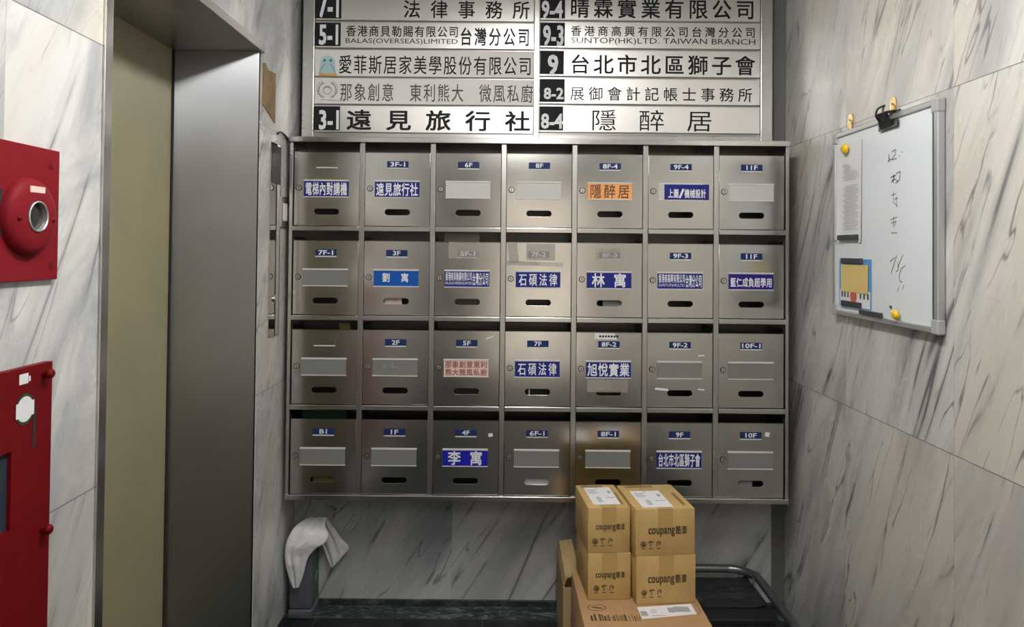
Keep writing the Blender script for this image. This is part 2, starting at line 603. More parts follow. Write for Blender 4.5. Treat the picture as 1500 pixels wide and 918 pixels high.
# ================================================================== the setting
# elevator opening in the wall on that side: y 1.525 .. 2.425, up to z 2.03
EY0, EY1, EZT, EDX = 1.530, 2.425, 2.03, -1.108
bm = bm_new()
add_box(bm, XL - 0.35, XL, YF, EY0, 0, ZC)
add_box(bm, XL - 0.35, XL, EY0, EY1, EZT, ZC)
add_box(bm, XL - 0.35, XL, EY1, YB + 0.2, 0, ZC)
struct('wall_left', bm, 'wall_left')
bm = bm_new()
add_box(bm, XL, XL + 0.007, EY1 + 0.012, YB - 0.001, 0.09, 2 * TILE_Z)
struct('trim_1', bm, 'wall_left')          # the proud marble course beside the elevator
bm = bm_new()
add_box(bm, XR, XR + 0.2, YF, YB + 0.2, 0, ZC)
struct('wall_right', bm, 'wall_right')
bm = bm_new()
add_box(bm, XL, XR, YB, YB + 0.2, 0, ZC)
struct('wall_back', bm, 'wall_back')
bm = bm_new()
add_box(bm, XL - 0.35, XR + 0.2, YF - 0.2, YB + 0.2, -0.1, 0)
struct('floor', bm, 'floor')
bm = bm_new()
add_box(bm, XL - 0.35, XR + 0.2, YF - 0.2, YB + 0.2, ZC, ZC + 0.1)
struct('ceiling', bm, 'ceiling')
# unseen end: a doorway added to light the corridor and the steel
DX0, DX1, DZ = -0.15, 0.92, 2.15
bm = bm_new()
add_box(bm, XL - 0.35, DX0, YF - 0.2, YF, 0, ZC)
add_box(bm, DX1, XR + 0.2, YF - 0.2, YF, 0, ZC)
add_box(bm, DX0, DX1, YF - 0.2, YF, DZ, ZC)
struct('wall_front', bm, 'grey_trim')  # unseen wall, kept dark for its reflection in the mailbox doors
bm = bm_new()
for a, b in ((DX0 - 0.05, DX0 + 0.03), (DX1 - 0.03, DX1 + 0.05)):
    add_box(bm, a, b, YF - 0.205, YF + 0.015, 0, DZ + 0.05)
add_box(bm, DX0 + 0.03, DX1 - 0.03, YF - 0.205, YF + 0.015, DZ - 0.03, DZ + 0.05)
struct('trim_2', bm, 'steel')  # frame of the added doorway, unseen
pd = bpy.data.lights.new('added_doorway_portal', 'AREA')  # portal guiding the world glow through the added doorway
pd.shape = 'RECTANGLE'
pd.size, pd.size_y = DX1 - DX0, DZ
pd.cycles.is_portal = True
po = bpy.data.objects.new('added_doorway_portal', pd)
COL.objects.link(po)
po.location = ((DX0 + DX1) / 2, YF - 0.22, DZ / 2)
po.rotation_euler = (R(90), 0, 0)

# skirtings
bm = bm_new()
add_box(bm, XL + 0.001, XR - 0.001, YB - 0.012, YB - 0.0005, 0, 0.022, 0.001)
struct('baseboard_back', bm, 'skirting')
# grey corner piece where the end wall meets the whiteboard wall
xa = P(1130, 790, y=YB).x
bm = bm_new()
add_box(bm, xa, XR - 0.0005, YB - 0.006, YB - 0.0005, 0.022, ZC - 0.001)
struct('trim_3', bm, 'grey_trim')
# dark joint in the other corner
xb = P(440, 100, y=YB).x
bm = bm_new()
add_box(bm, XL + 0.0072, XL + 0.016, YB - 0.014, YB - 0.0005, 1.80, ZC - 0.001)
struct('trim_4', bm, 'gap')

# elevator doorway: steel jamb, lintel, architrave and the olive door leaf
el = bpy.data.objects.new('door_1', None)
COL.objects.link(el)
el.location = (XL, (EY0 + EY1) / 2, 0)
el['kind'] = 'structure'
bm = bm_new()
add_box(bm, EDX - 0.04, EDX, EY0 - 0.02, EY1 - 0.004, 0.002, EZT - 0.004)
obj('door_leaf', bm, 'olive', el)
bm = bm_new()
add_box(bm, EDX + 0.001, XL + 0.004, EY1 - 0.0035, EY1 + 0.010, 0.002, EZT - 0.0042, 0.001)
obj('jamb', bm, 'steel_jamb', el)
bm = bm_new()
add_box(bm, EDX + 0.001, XL + 0.004, EY0 - 0.012, EY0 + 0.002, 0.002, EZT - 0.0042, 0.001)
add_box(bm, XL + 0.0005, XL + 0.006, EY0 - 0.030, EY0 - 0.0125, 0.002, EZT + 0.04, 0.001)
obj('architrave', bm, 'steel_bar', el)
bm = bm_new()
add_box(bm, EDX + 0.001, XL + 0.0005, EY0 - 0.012, EY1 + 0.012, EZT - 0.004, EZT + 0.004)
add_box(bm, XL + 0.0006, XL + 0.016, EY0 - 0.012, EY1 + 0.022, EZT - 0.006, EZT + 0.020, 0.0015)
obj('lintel', bm, 'steel_dark', el)
bm = bm_new()
add_box(bm, EDX + 0.0002, EDX + 0.006, EY1 - 0.012, EY1 - 0.0038, 0.002, EZT - 0.004)
obj('door_seal', bm, 'gap', el)

# ceiling lamps (above the frame): they light the corridor
for i, (lx, ly, watts, lc) in enumerate(TUBES):
    lt = thing('ceiling_light', ['flat white fluorescent ceiling fitting between elevator and whiteboard', 'flat white fluorescent ceiling fitting nearer the unseen added doorway'][i], 'light', (lx, ly, ZC))
    bm = bm_new()
    add_box(bm, lx - 0.17, lx + 0.17, ly - 0.62, ly + 0.62, ZC - 0.05, ZC - 0.0005, 0.004)
    obj('housing', bm, 'white_plastic', lt)
    bm = bm_new()
    add_box(bm, lx - 0.08, lx + 0.08, ly - 0.60, ly + 0.60, ZC - 0.13, ZC - 0.0505, 0.02)
    obj('diffuser', bm, 'diffuser' if i == 0 else 'diffuser_rear', lt)

# ================================================================== mailbox bank
MY = 2.70                                     # its front plane
mx0, mx1 = P(423.5, 468, y=MY).x, P(1153.0, 468, y=MY).x
mzt, mzb = P(788, 207.5, y=MY).z, P(788, 731.0, y=MY).z
PW, PH = (mx1 - mx0) / 7, (mzt - mzb) / 4
BAR = 0.019
rack = thing('mailbox_rack', 'stainless steel rack of twenty-eight mailbox compartments on the end wall', 'mailbox rack', ((mx0 + mx1) / 2, YB, mzb))
T = 0.010
bm = bm_new()
add_box(bm, mx0 - 0.006, mx1 + 0.006, MY - 0.012, YB - 0.004, mzt - T, mzt + 0.010, 0.0015)
obj('top_panel', bm, 'steel_bar', rack)
bm = bm_new()
add_box(bm, mx0 - 0.006, mx1 + 0.006, MY - 0.008, YB - 0.004, mzb - 0.008, mzb + T, 0.0015)
obj('bottom_panel', bm, 'steel_bar', rack)
for xx in (mx0, mx1):
    bm = bm_new()
    add_box(bm, xx - 0.006, xx + 0.006, MY, YB - 0.004, mzb + T, mzt - T, 0.001)
    obj('side_panel', bm, 'steel_post', rack)
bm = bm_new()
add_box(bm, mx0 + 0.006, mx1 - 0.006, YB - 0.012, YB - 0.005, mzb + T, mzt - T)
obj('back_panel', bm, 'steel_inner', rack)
for c in range(1, 7):
    bm = bm_new()
    xx = mx0 + PW * c
    add_box(bm, xx - BAR / 2, xx + BAR / 2, MY, MY + 0.014, mzb + T, mzt - T, 0.0015)
    add_box(bm, xx - 0.0015, xx + 0.0015, MY + 0.014, YB - 0.012, mzb + T, mzt - T)
    obj('divider', bm, 'steel_post', rack)
for r in range(1, 4):
    zz = mzt - PH * r
    for c in range(7):
        bm = bm_new()
        xa_, xb_ = mx0 + PW * c + (BAR / 2 if c else 0.006), mx0 + PW * (c + 1) - (BAR / 2 if c < 6 else 0.006)
        add_box(bm, xa_, xb_, MY - 0.004, MY + 0.014, zz - 0.009, zz + 0.009, 0.002)
        add_box(bm, xa_, xb_, MY + 0.014, YB - 0.012, zz + 0.004, zz + 0.008)
        obj('shelf_edge', bm, 'steel_bar', rack)

# one of each mailbox part, built round its own origin (the middle of the compartment's front, bottom)
DW = PW - BAR - 0.004                          # door width
DZ0, DZ1 = 0.012, PH - 0.012 - 0.032            # door bottom and top above the compartment's floor line


def local_frame(y):
    return (Vector((0, y, 0)), EX, EZ)


def door_mesh():
    c = bpy.data.curves.new('door', 'CURVE')
    c.dimensions = '2D'
    c.fill_mode = 'BOTH'
    c.extrude = 0.0012
    c.bevel_depth = 0.0006

    def poly(pts):
        s = c.splines.new('POLY')
        s.points.add(len(pts) - 1)
        for q, (a, b) in zip(s.points, pts):
            q.co = (a, b, 0, 1)
        s.use_cyclic_u = True
    poly([(-DW / 2, DZ0), (DW / 2, DZ0), (DW / 2, DZ1), (-DW / 2, DZ1)])
    hw, hh, hz = 0.0465, 0.0115, DZ0 + 0.050
    pts = []
    for k in range(16):
        a = math.pi / 2 + math.pi * k / 15
        pts.append((-hw + hh + hh * math.cos(a), hz + hh * math.sin(a)))
    for k in range(16):
        a = -math.pi / 2 + math.pi * k / 15
        pts.append((hw - hh + hh * math.cos(a), hz + hh * math.sin(a)))
    poly(pts)
    o = bpy.data.objects.new('door', c)
    _tmpcol.objects.link(o)
    me = bpy.data.meshes.new_from_object(o.evaluated_get(bpy.context.evaluated_depsgraph_get()))
    bpy.data.objects.remove(o)
    b = bmesh.new()
    b.from_mesh(me)
    bmesh.ops.transform(b, matrix=Matrix.Translation((0, 0.006, 0)) @ Matrix.Rotation(R(90), 4, 'X'), verts=b.verts)
    # folded rim at the door's top edge
    add_box(b, -DW / 2, DW / 2, 0.0042, 0.016, DZ1 - 0.002, DZ1 + 0.0006)
    return b


def share(name, bm, mat, smooth=None):
    me = mesh_of(name, bm, smooth)
    me.materials.append(M[mat])
    return me


ME = {}
ME['door'] = share('mailbox_door', door_mesh(), 'steel_door')
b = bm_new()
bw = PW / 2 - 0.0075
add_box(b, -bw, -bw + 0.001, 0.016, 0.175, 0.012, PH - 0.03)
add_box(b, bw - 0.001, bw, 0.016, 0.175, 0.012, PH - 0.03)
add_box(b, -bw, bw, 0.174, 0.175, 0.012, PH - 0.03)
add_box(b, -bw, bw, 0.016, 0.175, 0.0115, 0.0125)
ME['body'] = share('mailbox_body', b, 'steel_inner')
LKX, LKZ = -DW / 2 + 0.017, DZ0 + 0.136
b = bm_new()
add_lathe(b, [(0.0, 0.0), (0.0092, 0.0), (0.0092, 0.0034), (0.0080, 0.0050), (0.0, 0.0050)], (LKX, 0.0042, LKZ), (0, -1, 0), 20)
ME['lock'] = share('lock', b, 'lock', 35)
b = bm_new()
add_box(b, LKX - 0.0010, LKX + 0.0010, -0.0014, -0.0007, LKZ - 0.005, LKZ + 0.005)
add_lathe(b, [(0.0095, 0.0), (0.0112, 0.0), (0.0112, 0.001), (0.0095, 0.001)], (LKX, 0.0042, LKZ), (0, -1, 0), 20)
ME['keyway'] = share('keyway', b, 'gap')
NX0, NX1, NZ0, NZ1 = -0.083, 0.080, DZ0 + 0.1035, DZ0 + 0.1645     # nameplate window
b = bm_new()
add_box(b, NX0, NX1, 0.0012, 0.0041, NZ0, NZ1, 0.001)
ME['plate'] = share('name_plate', b, 'plate_blank')
b = bm_new()
add_box(b, NX0 - 0.001, NX1 + 0.001, -0.0006, 0.0041, NZ1 - 0.0035, NZ1 + 0.0025, 0.0008)
add_box(b, NX0 - 0.001, NX1 + 0.001, -0.0002, 0.0041, NZ0 - 0.0015, NZ0 + 0.002, 0.0006)
ME['rim'] = share('plate_rim', b, 'plate_frame')
TX, TZ0, TZ1 = 0.039, DZ1 - 0.056, DZ1 - 0.032
b = bm_new()
add_box(b, -TX, TX, 0.0020, 0.0041, TZ0, TZ1, 0.0006)
ME['tag'] = share('floor_tag', b, 'blue_tag')
b = bm_new()
add_box(b, -TX, TX, 0.0018, 0.0041, TZ0 - 0.004, TZ0 + 0.0005, 0.0006)
ME['tag_lip'] = share('tag_lip', b, 'plate_frame')

# (plate material or None for blank, letters, letter colour, layout), floor tag text
BX = [
    [('blue', '電梯內對講機', 'white_letter', 'fill', None), ('blue', '遠見旅行社', 'white_letter', 'fill', '3F-1'), ('plate_white', '', '', '', '6F'), ('plate_white', '', '', '', '8F'),
     ('orange', '隱醉居', 'ink_brown', 'wide', '8F-4'), ('blue', '上圖/機械設計', 'white_letter', 'shift', '9F-4'), ('plate_white', '', '', '', '11F')],
    [('plate_blank', '', '', '', '7F-1'), ('blue_bright', '劉寓', 'white_letter', 'pair_small', '3F'), ('blue', '香港商貝勒賜有限公司', 'white_letter', 'two', '5F-1'), ('blue', '石碩法律', 'white_letter', 'mid', '7F-2'),
     ('blue', '林寓', 'white_letter', 'pair', '8F-3'), ('blue', '香港商高興有限公司', 'white_letter', 'two', '9F-3'), ('indigo', '藍仁成負超學用', 'white_letter', 'low', '11F')],
    [('plate_blank', '', '', '', None), ('plate_blank', '', '', 'scrawl', '2F'), ('pink', '那象創意東利熊大微風私廚', 'ink_maroon', 'rows', '5F'), ('blue', '石碩法律', 'white_letter', 'mid', '7F'),
     ('blue', '旭悅實業', 'white_letter', 'fill', '8F-2'), ('plate_blank', '', '', '', '9F-2'), ('plate_blank', '', '', '', '10F-1')],
    [('plate_blank', '', '', '', 'B1'), ('plate_blank', '', '', '', '1F'), ('blue_deep', '李寓', 'white_letter', 'pair', '4F'), ('plate_blank', '', '', '', '6F-1'),
     ('plate_blank', '', '', '', '8F-1'), ('blue', '台北市北區獅子會', 'white_letter', 'fill', '9F'), ('plate_blank', '', '', '', '10F')],
]
ROWN = ['top row', 'second row', 'third row', 'bottom row']
COLN = ['first', 'second', 'third', 'fourth', 'fifth', 'sixth', 'seventh']
DESC = {'orange': 'orange nameplate', 'pink': 'pink nameplate', 'plate_white': 'white blank nameplate', 'plate_blank': 'grey blank nameplate', 'blue': 'blue nameplate',
        'blue_bright': 'bright blue nameplate', 'indigo': 'indigo nameplate', 'blue_deep': 'deep blue nameplate'}
rnd = random.Random(3)
boxes = {}
for r in range(4):
    for c in range(7):
        plate, txt, ink, lay, fl = BX[r][c]
        loc = (mx0 + PW * (c + 0.5), MY, mzt - PH * (r + 1))
        mb = thing('mailbox', 'steel mailbox with %s, %s, %s from the elevator' % (DESC[plate], ROWN[r], COLN[c]), 'mailbox', loc, 'mailboxes in the steel rack')
        boxes[r, c] = mb

        def part(nm, key, par=mb):
            o = bpy.data.objects.new(nm, ME[key])
            COL.objects.link(o)
            o.parent = par
            return o
        part('body', 'body')
        d = part('door', 'door')
        d.rotation_euler = (R(rnd.uniform(-0.35, 0.35)) * 0.4, 0, R(rnd.uniform(-0.3, 0.3)))
        lk = part('lock', 'lock')
        part('keyway', 'keyway', lk)
        pl = part('name_plate', 'plate')
        if plate != 'plate_blank':
            pl.data = pl.data.copy()
            pl.data.materials[0] = M[plate]
            if plate != 'plate_white':
                pl['label'] = DESC[plate]
        rm = part('plate_rim', 'rim', pl)
        tg = part('floor_tag', 'tag')
        part('tag_lip', 'tag_lip', tg)
        fr = local_frame(0.0008)
        b = bm_new()
        w0, w1 = NZ0 + 0.007, NZ1 - 0.008
        a0, a1 = NX0 + 0.006, NX1 - 0.006
        if lay == 'fill':
            put_cjk(b, txt, a0, a1, w0, w1, fr, 0.022)
        elif lay == 'wide':
            put_cjk(b, txt, a0 + 0.004, a1 - 0.004, w0 - 0.002, w1 + 0.002, fr, 0.012, cw=0.040)
        elif lay == 'mid':
            put_cjk(b, txt, a0 + 0.006, a1 - 0.006, w0 + 0.001, w1 - 0.001, fr, 0.015, cw=0.028)
        elif lay == 'low':
            put_cjk(b, txt, a0, a1, w0 + 0.004, w1 - 0.009, fr, 0.02)
        elif lay == 'pair':
            put_cjk(b, txt, a0 + 0.014, a1 - 0.014, w0 - 0.001, w1 + 0.002, fr, 0.022, cw=0.044)
        elif lay == 'pair_small':
            put_cjk(b, txt, a0 + 0.026, a1 - 0.030, w0 + 0.010, w1 - 0.004, fr, 0.02, cw=0.027)
        elif lay == 'two':
            mid = a0 + (a1 - a0) * 0.62
            put_cjk(b, txt, a0 - 0.003, mid, w0 + 0.017, w1 + 0.002, fr, 0.018)
            put_latin(b, 'BALAS(OVERSEAS)LIMITED' if c == 2 else 'SUNTOP(HK)LTD.', a0 - 0.003, mid, w0, w0 + 0.013, fr, 0.0)
            put_cjk(b, '台灣分公司', mid + 0.002, a1 + 0.003, w0 + 0.001, w1, fr, 0.018)
        elif lay == 'rows':
            h = (w1 - w0) / 2
            put_cjk(b, txt[:6], a0, a1, w0 + h + 0.002, w1 + 0.003, fr, 0.03)
            put_cjk(b, txt[6:], a0, a1, w0 - 0.003, w0 + h - 0.002, fr, 0.03)
        if lay == 'shift':                     # an added blue sticker, slid off towards one edge
            pl.data.materials[0] = M['plate_white']
            b.free()
            s = bm_new()
            add_box(s, NX0 + 0.022, NX1 + 0.022, 0.0000, 0.0011, NZ0 + 0.002, NZ1 - 0.003)
            st = bpy.data.objects.new('name_sticker', share('name_sticker', s, 'blue'))
            COL.objects.link(st)
            st.parent = mb
            st['label'] = 'blue name sticker'
            b = bm_new()
            put_cjk(b, txt, a0 + 0.030, a1 + 0.016, w0 + 0.002, w1 - 0.012, local_frame(-0.0004), 0.022)
            lo = bpy.data.objects.new('lettering', share('lettering', b, ink))
            COL.objects.link(lo)
            lo.parent = st
        elif txt:
            lo = bpy.data.objects.new('lettering', share('lettering', b, ink))
            COL.objects.link(lo)
            lo.parent = pl
        else:
            if lay == 'scrawl':
                stroke(b, [(-0.01, NZ1 - 0.010), (-0.012, NZ0 + 0.034), (0.012, NZ0 + 0.032)], 0.002, fr)
                stroke(b, [(-0.036, NZ1 - 0.016), (-0.046, NZ0 + 0.026)], 0.0016, fr)
                lo = bpy.data.objects.new('scrawl', share('scrawl', b, 'ink_mid'))
                COL.objects.link(lo)
                lo.parent = pl
            else:
                b.free()
        if fl:
            b = bm_new()
            hw = 0.0066 * len(fl)
            put_latin(b, fl, -hw, hw, TZ0 + 0.0045, TZ1 - 0.0035, local_frame(0.0016), 0.022)
            lo = bpy.data.objects.new('floor_number', share('floor_number', b, 'white_letter'))
            COL.objects.link(lo)
            lo.parent = tg
        else:
            tg.data = tg.data.copy()
            tg.data.materials[0] = M['steel_door']
            tg['label'] = 'empty tag holder'


def stick(r, c, name, mat, x0, x1, z0, z1, y=0.0036, label=None, rot=0.0, bump=False):
    """tape or paper left on a mailbox door; x, z inside the compartment"""
    b = bm_new()
    mt = Matrix.Translation(((x0 + x1) / 2, 0, (z0 + z1) / 2)) @ Matrix.Rotation(R(rot), 4, 'Y')
    w, h = (x1 - x0) / 2, (z1 - z0) / 2
    add_box(b, -w, w, y, y + 0.0004, -h, h, 0, mt)
    o = bpy.data.objects.new(name, share(name, b, mat))
    COL.objects.link(o)
    o.parent = boxes[r, c]
    if label:
        o['label'] = label
    return o


stick(1, 3, 'clear_tape', 'tape_clear', -0.115, 0.09, DZ1 - 0.085, DZ1 - 0.070, rot=1.5)
stick(1, 3, 'clear_tape', 'tape_clear', -0.045, 0.06, DZ1 - 0.065, DZ1 - 0.004, y=0.0012, rot=0)
stick(1, 3, 'clear_tape', 'tape_clear', -0.11, -0.075, DZ1 - 0.075, DZ1 - 0.002, rot=-6)
stick(1, 2, 'clear_tape', 'tape_clear', -0.07, 0.045, DZ1 - 0.060, DZ1 - 0.001, y=0.0012)
stick(1, 4, 'clear_tape', 'tape_clear', -0.05, 0.05, DZ1 - 0.062, DZ1 - 0.020, y=0.0010)
stick(2, 4, 'paper_strip', 'paper', -0.052, 0.052, DZ1 - 0.026, DZ1 - 0.003, label='white paper strip')
b = bm_new()
for i in range(7):
    x0 = -0.036 + i * 0.0105
    rect(b, x0, x0 + 0.0075, DZ1 - 0.018, DZ1 - 0.011, (Vector((0, 0.0033, 0)), EX, EZ))
lo = bpy.data.objects.new('print', share('print', b, 'ink'))
COL.objects.link(lo)
lo.parent = boxes[2, 4]
stick(2, 4, 'clear_tape', 'tape_clear', -0.078, 0.070, NZ0 - 0.052, NZ0 - 0.006)
stick(2, 5, 'tape_scrap', 'paper', -0.090, -0.042, DZ0 + 0.060, DZ0 + 0.068, rot=5)
stick(2, 5, 'tape_scrap', 'paper', 0.066, 0.090, DZ0 + 0.062, DZ0 + 0.066, rot=4)
stick(2, 5, 'tape_scrap', 'paper', 0.066, 0.090, DZ1 - 0.084, DZ1 - 0.079, rot=-3)
stick(2, 2, 'tape_scrap', 'paper', 0.068, 0.098, DZ1 - 0.026, DZ1 - 0.020, rot=-22)
stick(3, 2, 'tape_scrap', 'paper', 0.082, 0.098, DZ1 - 0.058, DZ1 - 0.046, rot=-8)
stick(3, 6, 'tape_scrap', 'paper', 0.052, 0.068, DZ1 - 0.048, DZ1 - 0.032, rot=10)

# post left in the boxes (things of their own)
def post(r, c, name, mat, label, x0, x1, y0, y1, z0, z1, lean=0.0, cat='letter'):
    l = Vector(boxes[r, c].location)
    b = bm_new()
    mt = Matrix.Translation(l + Vector(((x0 + x1) / 2, (y0 + y1) / 2, z0))) @ Matrix.Rotation(R(lean), 4, 'X')
    add_box(b, -(x1 - x0) / 2, (x1 - x0) / 2, -(y1 - y0) / 2, (y1 - y0) / 2, 0, z1 - z0, 0.0004, mt, 1)
    return tag(obj(name, b, mat, None, loc=tuple(l + Vector(((x0 + x1) / 2, (y0 + y1) / 2, z0)))), label, cat)


post(1, 1, 'letter', 'pink', 'pale pink letter showing through the slot of the bright blue nameplate mailbox', -0.045, 0.018, 0.022, 0.025, 0.0135, 0.10)
post(1, 4, 'letter', 'plate_blank', 'grey letter showing through the slot below the 8F-3 tag', -0.022, 0.075, 0.022, 0.025, 0.0135, 0.11)
post(1, 2, 'plastic_bag', 'tape_clear', 'clear plastic wrapper poking out of the second-row mailbox marked 5F-1', -0.09, 0.04, 0.05, 0.056, 0.05, 0.315, cat='wrapper')
post(3, 3, 'letter', 'paper', 'white letters filling the slot of the bottom-row mailbox marked 6F-1', -0.047, 0.046, 0.022, 0.028, 0.0135, 0.078)
post(3, 0, 'leaflet', 'lime', 'olive yellow leaflet behind the slot of the mailbox marked B1', -0.04, 0.05, 0.022, 0.026, 0.0135, 0.09, cat='leaflet')
post(3, 0, 'folder', 'green_card', 'dark green folder standing in the mailbox marked B1', -0.098, 0.07, 0.075, 0.085, 0.0135, 0.312, cat='folder')
post(2, 0, 'leaflet', 'lime', 'lime leaflet tip above the untagged third-row mailbox', 0.045, 0.085, 0.035, 0.038, 0.0135, 0.302, cat='leaflet')
post(2, 3, 'letter', 'paper', 'white letter edge in the slot of the third-row mailbox marked 7F', -0.032, -0.027, 0.022, 0.07, 0.0135, 0.12)
post(3, 6, 'letter', 'ink_mid', 'grey letter edge in the slot of the mailbox marked 10F', -0.04, 0.012, 0.022, 0.026, 0.0135, 0.066)

# ================================================================== company directory
DY = 2.862                                    # plane of the plates' faces
SC = DY / F


def dpt(px, py, y=DY):
    return P(px, py, y=y)


dx0, dx1 = dpt(443.5, 100).x, dpt(1131, 100).x
dzb = dpt(780, 205, 2.85).z
DTOP = dzb + 0.66
dz_rail = dpt(780, 196.5, 2.85).z
xA, xB = dpt(460.5, 100).x, dpt(782, 100).x
xC, xD = dpt(790, 100).x, dpt(1114, 100).x
dr = thing('directory_board', 'brushed steel directory frame above the mailbox rack', 'sign frame', ((dx0 + dx1) / 2, YB, dzb))
bm = bm_new()
add_box(bm, dx0, dx1, DY + 0.012, YB - 0.002, dzb, DTOP)
obj('back_board', bm, 'steel_dark', dr)
for nm, a, b_ in (('side_rail', dx0, xA), ('side_rail', xD, dx1), ('center_rail', xB, xC)):
    bm = bm_new()
    add_box(bm, a, b_, DY - 0.006, DY + 0.012, dzb, DTOP, 0.002)
    obj(nm, bm, 'steel', dr)
bm = bm_new()
add_box(bm, xA, xB, DY - 0.008, DY + 0.012, dzb, dz_rail, 0.002)
add_box(bm, xC, xD, DY - 0.008, DY + 0.012, dzb, dz_rail, 0.002)
obj('bottom_rail', bm, 'steel', dr)
bm = bm_new()
add_box(bm, xA, xB, DY - 0.006, DY + 0.012, DTOP - 0.03, DTOP, 0.002)
add_box(bm, xC, xD, DY - 0.006, DY + 0.012, DTOP - 0.03, DTOP, 0.002)
obj('top_rail', bm, 'steel', dr)

ROWY = [(-8.5, 30.5), (33.0, 71.0), (74.0, 112.5), (115.5, 153.0), (155.5, 194.5)]
LET = (Vector((0, DY - 0.0007, 0)), EX, EZ)


def pxbox(x0, x1, y0, y1):
    """photo pixel box -> u0, u1, w0, w1 on the plates' plane (size kept, roll taken out)"""
    p = dpt((x0 + x1) / 2, (y0 + y1) / 2)
    hw, hh = (x1 - x0) / 2 * SC, (y1 - y0) / 2 * SC
    return p.x - hw, p.x + hw, p.z - hh, p.z + hh


def plate_(col, row, label, mat, tile=None, cjk=(), latin=(), ink='ink', notch=None):
    x0, x1 = (xA + 0.001, xB - 0.001) if col == 0 else (xC + 0.001, xD - 0.001)
    cxp = 621 if col == 0 else 952
    zt, zb = dpt(cxp, ROWY[row][0]).z, dpt(cxp, ROWY[row][1]).z
    pl = thing('directory_plate', label, 'name plate', ((x0 + x1) / 2, DY, zb), 'plates in the company directory')
    bm = bm_new()
    add_box(bm, x0, x1, DY, DY + 0.0115, zb, zt, 0.0015)
    obj('slat', bm, mat, pl)
    if tile:
        s, t0, t1, sx0, sx1, sy0, sy1 = tile
        a = dpt(t0, 100).x
        b2 = dpt(t1, 100).x
        bm = bm_new()
        add_box(bm, a, b2, DY - 0.0016, DY - 0.0002, zb + 0.006, zt - 0.004, 0.0005)
        tl = obj('number_tile', bm, 'tile_black', pl)
        tl['label'] = 'black number tile'
        bm = bm_new()
        put_latin(bm, s, *pxbox(sx0, sx1, sy0, sy1), (Vector((0, DY - 0.0021, 0)), EX, EZ), 0.03)
        obj('number', bm, 'white_letter', tl)
    bm = bm_new()
    n = 0
    for s, a0, a1, y0, y1, bold, cw in cjk:
        u0, u1, w0, w1 = pxbox(a0, a1, y0, y1)
        put_cjk(bm, s, u0, u1, w0, w1, LET, bold, cw * SC if cw else None)
        n += 1
    for s, a0, a1, y0, y1, bold in latin:
        u0, u1, w0, w1 = pxbox(a0, a1, y0, y1)
        put_latin(bm, s, u0, u1, w0, w1, LET, bold)
        n += 1
    if n:
        obj('lettering', bm, ink, pl)
    else:
        bm.free()
    return pl


plate_(0, 0, 'steel directory plate with black tile numbered 7-1', 'steel_plate', ('7-1', 461, 499, 468, 496, -8, 25), [('法律事務所', 591, 776, 1, 27, 0.012, 24)])
plate_(0, 1, 'steel directory plate with black tile numbered 5-1', 'steel_plate', ('5-1', 461, 498.5, 468, 495, 37, 65),
       [('香港商貝勒賜有限公司', 507, 672, 38, 54, 0.012, 14), ('台灣分公司', 674, 776, 41, 67, 0.018, 17)], [('BALAS(OVERSEAS)LIMITED', 506, 671, 56.5, 66, 0.0)])
p2 = plate_(0, 2, 'white directory plate with a pale teal logo, no number tile', 'sign_white', None, [('愛菲斯居家美學股份有限公司', 496, 779, 82, 109, 0.006, 18.5)])
p3 = plate_(0, 3, 'white directory plate with a grey wreath logo, no number tile', 'sign_white', None, [('那象創意 東利熊大 微風私廚', 498, 781, 123, 149, 0.004, 17)], ink='ink_soft')
plate_(0, 4, 'steel directory plate with black tile numbered 3-1', 'steel_plate', ('3-1', 461, 499, 468, 496, 162, 189), [('遠見旅行社', 508, 776, 162, 191, 0.022, 35)])
plate_(1, 0, 'steel directory plate with black tile numbered 9-4', 'steel_plate', ('9-4', 791, 827, 794, 824, 2, 27), [('晴霖實業有限公司', 835, 1106, -1, 27, 0.016, 27)])
plate_(1, 1, 'steel directory plate with black tile numbered 9-3', 'steel_plate', ('9-3', 791, 827, 796, 825, 38, 67), [('香港商高興有限公司台灣分公司', 836, 1107, 39, 54, 0.012, 14.5)],
       [('SUNTOP(HK)LTD. TAIWAN BRANCH', 836, 1107, 56, 67, 0.0)])
plate_(1, 2, 'steel directory plate with black tile numbered just 9', 'steel_plate', ('9', 791, 826, 803, 817, 81, 110), [('台北市北區獅子會', 835, 1106, 81, 109, 0.016, 28)])
plate_(1, 3, 'steel directory plate with small dark tile numbered 8-2', 'steel_plate', ('8-2', 791, 827.5, 797, 825, 129, 145), [('展御會計記帳士事務所', 835, 1102, 128, 148, 0.008, 20)], ink='ink')
plate_(1, 4, 'steel directory plate with black tile numbered 8-4', 'steel_plate', ('8-4', 791, 825.5, 793, 824, 167, 188), [('隱醉居', 866, 1043, 161, 192, -0.002, 36)])

# logos on the two white plates
def on_plate(px, py):
    p = dpt(px, py)
    return p.x, p.z


bm = bm_new()
u, w = on_plate(480, 94)
s = SC
pts = []
for i in range(13):
    a = math.pi * i / 12
    pts.append((u + 10.5 * s * math.cos(a), w + (2 + 11 * math.sin(a)) * s))
pts += [(u - 12.5 * s, w - 14 * s), (u + 12.5 * s, w - 14 * s)]
add_poly(bm, [LET[0] + EX * a + EZ * b2 for a, b2 in pts])
lg = obj('logo', bm, 'teal', p2)
lg['label'] = 'pale teal logo'
bm = bm_new()
L2 = (Vector((0, DY - 0.0011, 0)), EX, EZ)
for q in (-4.5, 4.5):
    disc(bm, u + q * s, w + 5.5 * s, 2.2 * s, L2)
stroke(bm, [(u - 4 * s, w), (u - 8 * s, w - 5 * s), (u - 11 * s, w - 13 * s)], 0.8 * s, L2)
stroke(bm, [(u + 4 * s, w), (u + 8 * s, w - 5 * s), (u + 11 * s, w - 13 * s)], 0.8 * s, L2)
